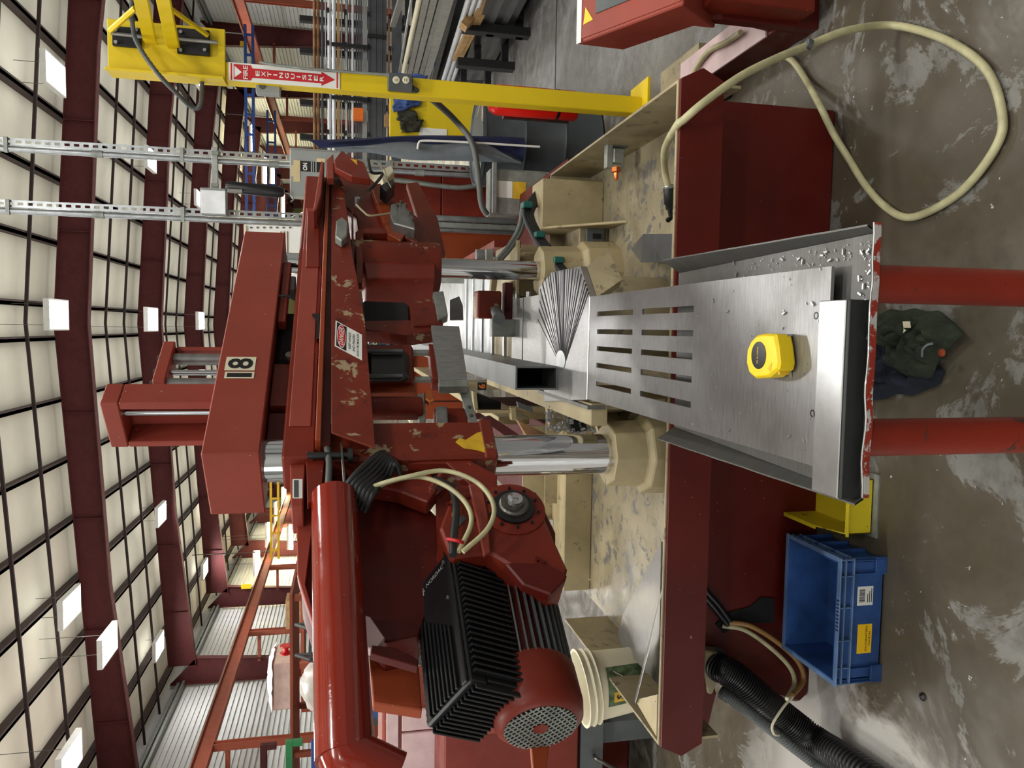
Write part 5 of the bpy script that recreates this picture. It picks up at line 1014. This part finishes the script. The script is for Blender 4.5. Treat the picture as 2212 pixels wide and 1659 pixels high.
part(co, 'pedestal', MB().prism([PX(1500,40,xc+.03), PX(1590,52,xc+.03), PX(1650,73,xc+.03)+V((0,0,-.06)), PX(1650,73,xc+.03)+V((0,-.20,-.06)), PX(1520,10,xc+.03)+V((0,-.05,0))], (.12, 0, 0)), 'red', bw=.004)
part(co, 'foot_beam', MB().box(.985, 1.115, 2.345, 3.06, .0, .125), 'red_base', bw=.003)
part(co, 'foot_top_plate', MB().box(.985, 1.115, 2.40, 3.07, .125, .133), 'pink_white', bw=.001)
part(co, 'foot_front', MB().prism([(.985,2.30,0),(.985,2.345,0),(.985,2.345,.42),(.985,2.30,.34)], (.30,0,0)), 'red_base', bw=.003)
part(co, 'floor_plate', MB().box(1.12, 1.22, 3.1, 3.5, 0, .04), 'beige'); part(co, 'coupling', MB().cyl((.93, 2.9, .05), (.98, 2.9, .05), .05, n=16), 'black_matte', 40)
ah = thing('air_hose', 'cream coloured air hose looping over the floor to a black nozzle in the trough', 'hose', (.6, 2.0, 0))
hp = [PZ(1444,408,.53), PZ(1436,365,.555), PZ(1437,320,.60), PZ(1462,272,.655), PY(1478,258,1.87), PY(1520,222,1.84), PY(1600,165,1.84), PY(1680,125,1.87), PY(1750,97,1.90), PY(1830,66,1.90), PZ(1930,55,.03), PZ(2040,85,.014), PZ(2130,150,.013), PZ(2165,250,.013), PZ(2150,320,.013), PZ(2080,410,.013), PZ(2000,460,.013), PZ(1950,468,.013), PZ(1905,440,.013), PZ(1868,398,.013), PY(1835,345,2.10), PY(1800,288,2.135), PY(1772,230,2.15), PZ(1745,180,.02), PZ(1715,135,.02), PZ(1690,118,.03)]
part(ah, 'tube', MB().tube(spl(hp, 9), .0105, 12), 'hose_cream', 60)
hp2 = [PZ(1600,70,.15), PZ(1568,92,.148), PZ(1535,108,.147), PZ(1508,140,.147), PZ(1492,176,.15)]
part(ah, 'tube', MB().tube(spl(hp2, 8), .0105, 12), 'hose_cream', 60)
a, b = PZ(1444,404,.53), PZ(1447,452,.515); part(ah, 'nozzle', MB().lathe(a, b-a, [(.014,0),(.017,.004),(.017,.05),(.013,.055),(.013,(b-a).length)], 18), 'rubber', 40); part(ah, 'ferrule', MB().lathe(a-(b-a).normalized()*.006, b-a, [(.0155,0),(.0165,.004),(.0155,.008)], 16), 'galv', 40)
part(ah, 'trigger', MB().tube([b, PZ(1450,470,.525), PZ(1442,476,.53)], .008), 'black', 50)
part(ah, 'coupling_mark', MB().tube([PY(1742,94,1.89), PY(1752,97,1.89)], .0135), 'grey_dark', 50)
sw = thing('limit_switch', 'small grey switch with copper tip mounted on the trough wall near the air hose', 'switch', tuple(PX(1330, 320, .63)))
wpx = .647; q_ = [PX(X, Y, wpx) for X, Y in ((1311,300),(1355,300),(1355,350),(1311,365))]
pbox(sw, 'bracket', 1311, 1325, 296, 362, PX(1320, 330, .62).y, .03, 'galv_dull', .002); pbox(sw, 'body', 1326, 1349, 320, 352, PX(1320, 330, .62).y-.005, .035, 'galv_dull', .003); pbox(sw, 'mount', 1322, 1358, 296, 318, PX(1320, 330, .62).y, .03, 'grey_dark', .003)
a, b = PY(1331, 362, PX(1320,330,.62).y), PY(1331, 392, PX(1320,330,.62).y); part(sw, 'copper_tip', MB().lathe(a, b-a, [(.018,0),(.018,.015),(.010,.018),(.008,.035),(.003,.045)], 6), 'copper', 30)
an = thing('angle_offcut', 'dark steel angle offcut standing against the front wall of the trough', 'angle', tuple(PZ(1420, 530, .48)))
p0 = PZ(1462, 500, .482); a_, b_, c_, d_ = PZ(1390,505,.55), PZ(1365,540,.55), PZ(1385,567,.55), PZ(1390,567,.55)
yA = 1.935
part(an, 'leg', MB().prism([PZ(1458,505,.62), PZ(1390,505,.55), PZ(1385,567,.55), PZ(1458,567,.62)], (0,0,-.004)), 'flatbar'); part(an, 'leg', MB().prism([PZ(1390,505,.55), PZ(1363,538,.53), PZ(1385,567,.55)], (0,0,-.004)), 'steel_bar')
# ================================================ FOREGROUND FLOOR ITEMS
bk = thing('bucket', 'cream plastic pail with green camouflage label standing by the motor at the trough end', 'bucket', tuple(PZ(1385, 1462, .5)))
bc = PZ(1388, 1462, .50); r_ = .118; tl = V((-.10, .02, 1)).normalized()
part(bk, 'pail', MB().lathe(bc, tl, [(r_*.84,0),(r_*.86,.02),(r_*.95,.175),(r_*1.05,.18),(r_*.98,.19),(r_*1.07,.20),(r_*1.02,.208),(r_*1.08,.225),(r_*1.0,.225),(r_*.9,.2),(r_*.8,.02)], 40), 'cream', 40)
m = MB(); 
ax1 = tl.orthogonal().normalized(); ax2 = tl.cross(ax1)
def bp(t, h_, e_=.0015): rr = r_*(.86+.09*h_/.175)+e_; return bc+tl*h_+(V((math.cos(t), math.sin(t), 0))*rr)
t0_ = math.atan2(-2.4, 1.0); m.grid(lambda u, v: bp(t0_-.62+1.15*u, .035+.125*v), 16, 2); part(bk, 'label_sheet', m, 'camo', 40)
m = MB(); m.grid(lambda u, v: bp(t0_-.50+.30*u, .10+.042*v, .0028), 6, 1); part(bk, 'emblem', m, 'label_yellow', 40)
text(bk, 'emblem_text', 'S', bp(t0_-.35, .121, .0045), (math.sin(-t0_+.35), math.cos(t0_-.35), 0), (0,0,1), .024, 'navy', bold=.03)
m = MB(); m.tube([bp(t0_+.1, .09, .003), bp(t0_-.12, .088, .003)], .0022, 5).tube([bp(t0_+.1, .09, .003), bp(t0_+.38, .135, .003)], .0014, 5); part(bk, 'paint_streak', m, 'cream')
part(bk, 'stand', MB().cyl(bc-V((0,0,.02)), bc-V((0,0,.001)), r_*.8, n=24).box(bc.x-.02, bc.x+.02, bc.y-.02, bc.y+.02, 0, bc.z-.02).box(bc.x-.1, bc.x+.1, bc.y-.1, bc.y+.1, 0, .01), 'red_base')
# blue tote
tt = thing('tote_box', 'blue plastic tote with white and yellow stickers on the floor', 'tote', (-.81, 1.99, 0))
H_ = .150; xa, xb, ya, yb = -.992, -.622, 1.855, 2.13; fl_ = .014
m = MB()
def wall(p, q, zz0, zz1, ins): m.prism([V((p[0],p[1],zz0)), V((q[0],q[1],zz0)), V((q[0],q[1],zz1)), V((p[0],p[1],zz1))], V(ins))
w_ = .004; m.box(xa+fl_, xb-fl_, ya+fl_, yb-fl_, .002, .006)
m.box(xa+fl_, xb-fl_, ya+fl_, ya+fl_+w_, .002, H_).box(xa+fl_, xb-fl_, yb-fl_-w_, yb-fl_, .002, H_).box(xa+fl_, xa+fl_+w_, ya+fl_, yb-fl_, .002, H_).box(xb-fl_-w_, xb-fl_, ya+fl_, yb-fl_, .002, H_)
part(tt, 'shell', m, 'tote_blue', bw=.001)
m = MB()
for z in (H_-.004, H_-.022, H_-.048): 
    o_ = 0 if z > H_-.01 else .003
    m.box(xa+o_, xb-o_, ya+o_, ya+fl_, z, z+.004).box(xa+o_, xb-o_, yb-fl_, yb-o_, z, z+.004).box(xa+o_, xa+fl_, ya+fl_, yb-fl_, z, z+.004).box(xb-fl_, xb-o_, ya+fl_, yb-fl_, z, z+.004)
part(tt, 'rim', m, 'tote_rim', bw=.001)
for x in (xa+.004, xa+.05, xa+.13, xb-.145, xb-.055, xb-.008): part(tt, 'rib', MB().box(x, x+.003, ya+.003, ya+fl_, H_-.046, H_-.006), 'tote_rim')
for x in (xa+.006, xa+.046, xb-.05, xb-.012): part(tt, 'rib', MB().box(x, x+.003, ya+.003, ya+fl_, .004, H_-.046), 'tote_blue')
for k in range(4): y = yb-.02-k*.08; part(tt, 'rib', MB().box(xb-fl_, xb-.003, y-.003, y, .004, H_-.006), 'tote_blue'); part(tt, 'rib', MB().box(xa+.003, xa+fl_, y-.003, y, .004, H_-.006), 'tote_blue')
for x in (xa+.003, xb-.053): part(tt, 'foot_block', MB().box(x, x+.05, ya+.004, ya+.0135, .0, .035), 'tote_blue', bw=.001)
m = MB()
for k in range(9): m.box(-.80+.0105*k-.03, -.80+.0105*k-.0255, ya+.001, ya+.012, H_+.0, H_+.0015)
part(tt, 'grip_marks', m, 'navy')
ysx = ya+fl_-.0008
part(tt, 'yellow_sticker', MB().box(-.905, -.820, ysx, ysx+.001, .032, .078), 'safety_yellow'); part(tt, 'white_sticker', MB().box(-.765, -.710, ysx, ysx+.001, .034, .084), 'white')
text(tt, 'sticker_text', 'SOUTHEASTERN', (-.8625, ysx, .050), (1,0,0), (0,0,1), .0062, 'label_black', .074, bold=.01); text(tt, 'sticker_text', '· Tool & Die ·', (-.8625, ysx, .040), (1,0,0), (0,0,1), .0062, 'label_black', .052, bold=.01)
for k in range(3): part(tt, 'print_line', MB().box(-.757, -.716-.008*k, ysx-.0006, ysx, .038+.006*k, .040+.006*k), 'label_black')
for k in range(11): part(tt, 'bar_mark', MB().box(-.755+.0035*k, -.7535+.0035*k+.0006*(k % 2), ysx-.0006, ysx, .060, .078), 'label_black')
# yellow bin
yb_ = thing('stacking_bin', 'yellow stackable parts bin on the floor under the tray', 'bin', (-.5, 2.0, 0))
x0_, x1_, y0_, y1_, h_ = -.575, -.415, 1.925, 2.20, .118
solo('bin_board', 'thin grimy board under the yellow bin', 'board', MB().box(-.585, -.40, 1.905, 2.22, 0, .005), 'galv_dull')
z_ = .006
m = MB().box(x0_, x1_, y0_, y1_, z_, z_+.004).box(x0_, x1_, y0_, y0_+.004, z_, z_+.085).box(x0_, x1_, y1_-.004, y1_, z_, z_+h_)
for x in (x0_, x1_-.004): m.prism([(x, y0_, z_), (x, y1_, z_), (x, y1_, z_+h_), (x, y0_+.10, z_+h_), (x, y0_, z_+.085)], (.004, 0, 0))
part(yb_, 'shell', m, 'yellow_bin', bw=.001); m = MB().box(x0_-.008, x0_, y0_+.10, y1_, z_+h_-.006, z_+h_).box(x1_, x1_+.008, y0_+.10, y1_, z_+h_-.006, z_+h_).box(x0_-.006, x1_+.006, y0_-.008, y0_, z_+.078, z_+.085); part(yb_, 'rim', m, 'yellow_bin', bw=.001)
# rags under the tray
def rag(nm, lab, poly, h0, mat, seed, z0=.0):
    pts = [PZ(X, Y, 0) for X, Y in poly]; c = sum(pts, V((0,0,0)))/len(pts); n = len(pts)
    def fn(u, v):
        a = u*n; k = int(a) % n; f_ = a-int(a); e = pts[k].lerp(pts[(k+1) % n], f_); r = v; p = c.lerp(e, r)
        edge = max(0, 1-r**4); ns = (1-abs(mnoise.noise(V((p.x*15, p.y*15, seed))))*2.4)*.8+abs(mnoise.noise(V((p.x*30, p.y*30, seed+4))))*1.4+mnoise.noise(V((p.x*60, p.y*60, seed)))*.3
        ang = mnoise.noise(V((p.x*12, p.y*12, seed+9)))*.02*r
        return V((p.x+ang, p.y+ang*.6, z0+.006+h0*edge*(.25+ns)))
    o = solo(nm, lab, 'rag', MB().grid(fn, n*10, 34), mat, 60); s_ = o.modifiers.new('solid', 'SOLIDIFY'); s_.thickness = .004; s_.offset = 1; return o
rag('rag', 'crumpled dark navy rag on the floor between the red pipe legs', [(1868,700),(1905,690),(1960,700),(2010,760),(2045,800),(2035,830),(1960,845),(1920,862),(1866,870),(1840,780)], .03, 'navy_rag', 3)
rg_ = rag('rag', 'dark olive green garment heap lying on the navy rag', [(1912,690),(1945,675),(2000,672),(2050,680),(2085,705),(2104,728),(2060,760),(2040,790),(2030,805),(1985,815),(1955,790),(1945,760),(1915,725)], .05, 'olive', 8, .02)
for q_, rot, lab in (((1968, 708), 0, None), ((1958, 714), .9, None)):
    p = PZ(*q_, .09); part(rg_, 'white_tag', MB().ob(p, (.016*math.cos(rot), .016*math.sin(rot), .004), (-.012*math.sin(rot), .022*math.cos(rot), .003), (0,0,.001)), 'cream')
p = PZ(2035, 762, .06); part(rg_, 'pink_patch', MB().lathe(p, (0,0,1), [(.011,0),(.009,.004),(.003,.006)], 10), 'orange_red', 40)
part(rg_, 'pale_trim', MB().tube(spl([PZ(1992,770,.075), PZ(1993,755,.085), PZ(2003,745,.085), PZ(2015,742,.075)], 6), .003), 'curtain_grey', 60)
# corrugated hose pair
ch = thing('corrugated_hose', 'thick black corrugated hose snaking from the saw base across the floor', 'hose', (-1.2, 2.1, 0))
path = [PY(1540,1425,2.20), PY(1552,1440,2.13), PY(1590,1462,2.10), PY(1640,1505,2.09), PY(1700,1553,2.09), PZ(1765,1602,.075), PZ(1840,1650,.06), PZ(1960,1740,.055), PZ(2100,1850,.05)]
pp = spl(path, 48)
part(ch, 'hose_jacket', MB().tube(pp, .043, 18, rf=lambda k: .041+.0045*(1 if (k//2) % 2 else 0)), 'black', 30)
sh = thing('corrugated_hose', 'thinner grey-black corrugated hose tied beside the thick one', 'hose', (-1.3, 2.1, 0))
path2 = [PY(1556,1494,2.14), PY(1590,1515,2.10), PY(1640,1552,2.09), PY(1700,1600,2.09), PZ(1765,1650,.04), PZ(1840,1705,.03), PZ(1960,1790,.03)]
part(sh, 'hose_jacket', MB().tube(spl(path2, 50), .02, 12, rf=lambda k: .018+.0032*(1 if (k//2) % 2 else 0)), 'grey_dark', 30)
part(ch, 'tie_wrap', MB().tube(spl([PY(1712,1506,2.05), PY(1698,1520,2.035), PY(1680,1545,2.02), PY(1668,1568,2.02), PY(1672,1585,2.03), PY(1682,1588,2.05)], 6), .004), 'cream', 60)
part(ch, 'tie_head', MB().lathe(PY(1700,1512,2.03), (1,0,0), [(.006,0),(.006,.01)], 8), 'cream')
solo('water_drop', 'small dark wet blob on the pale concrete in front of the tote', 'droplet', MB().lathe(PZ(1994,1505,.0005), (0,0,1), [(.011,0),(.010,.004),(.004,.007)], 14), 'black_gloss', 60)
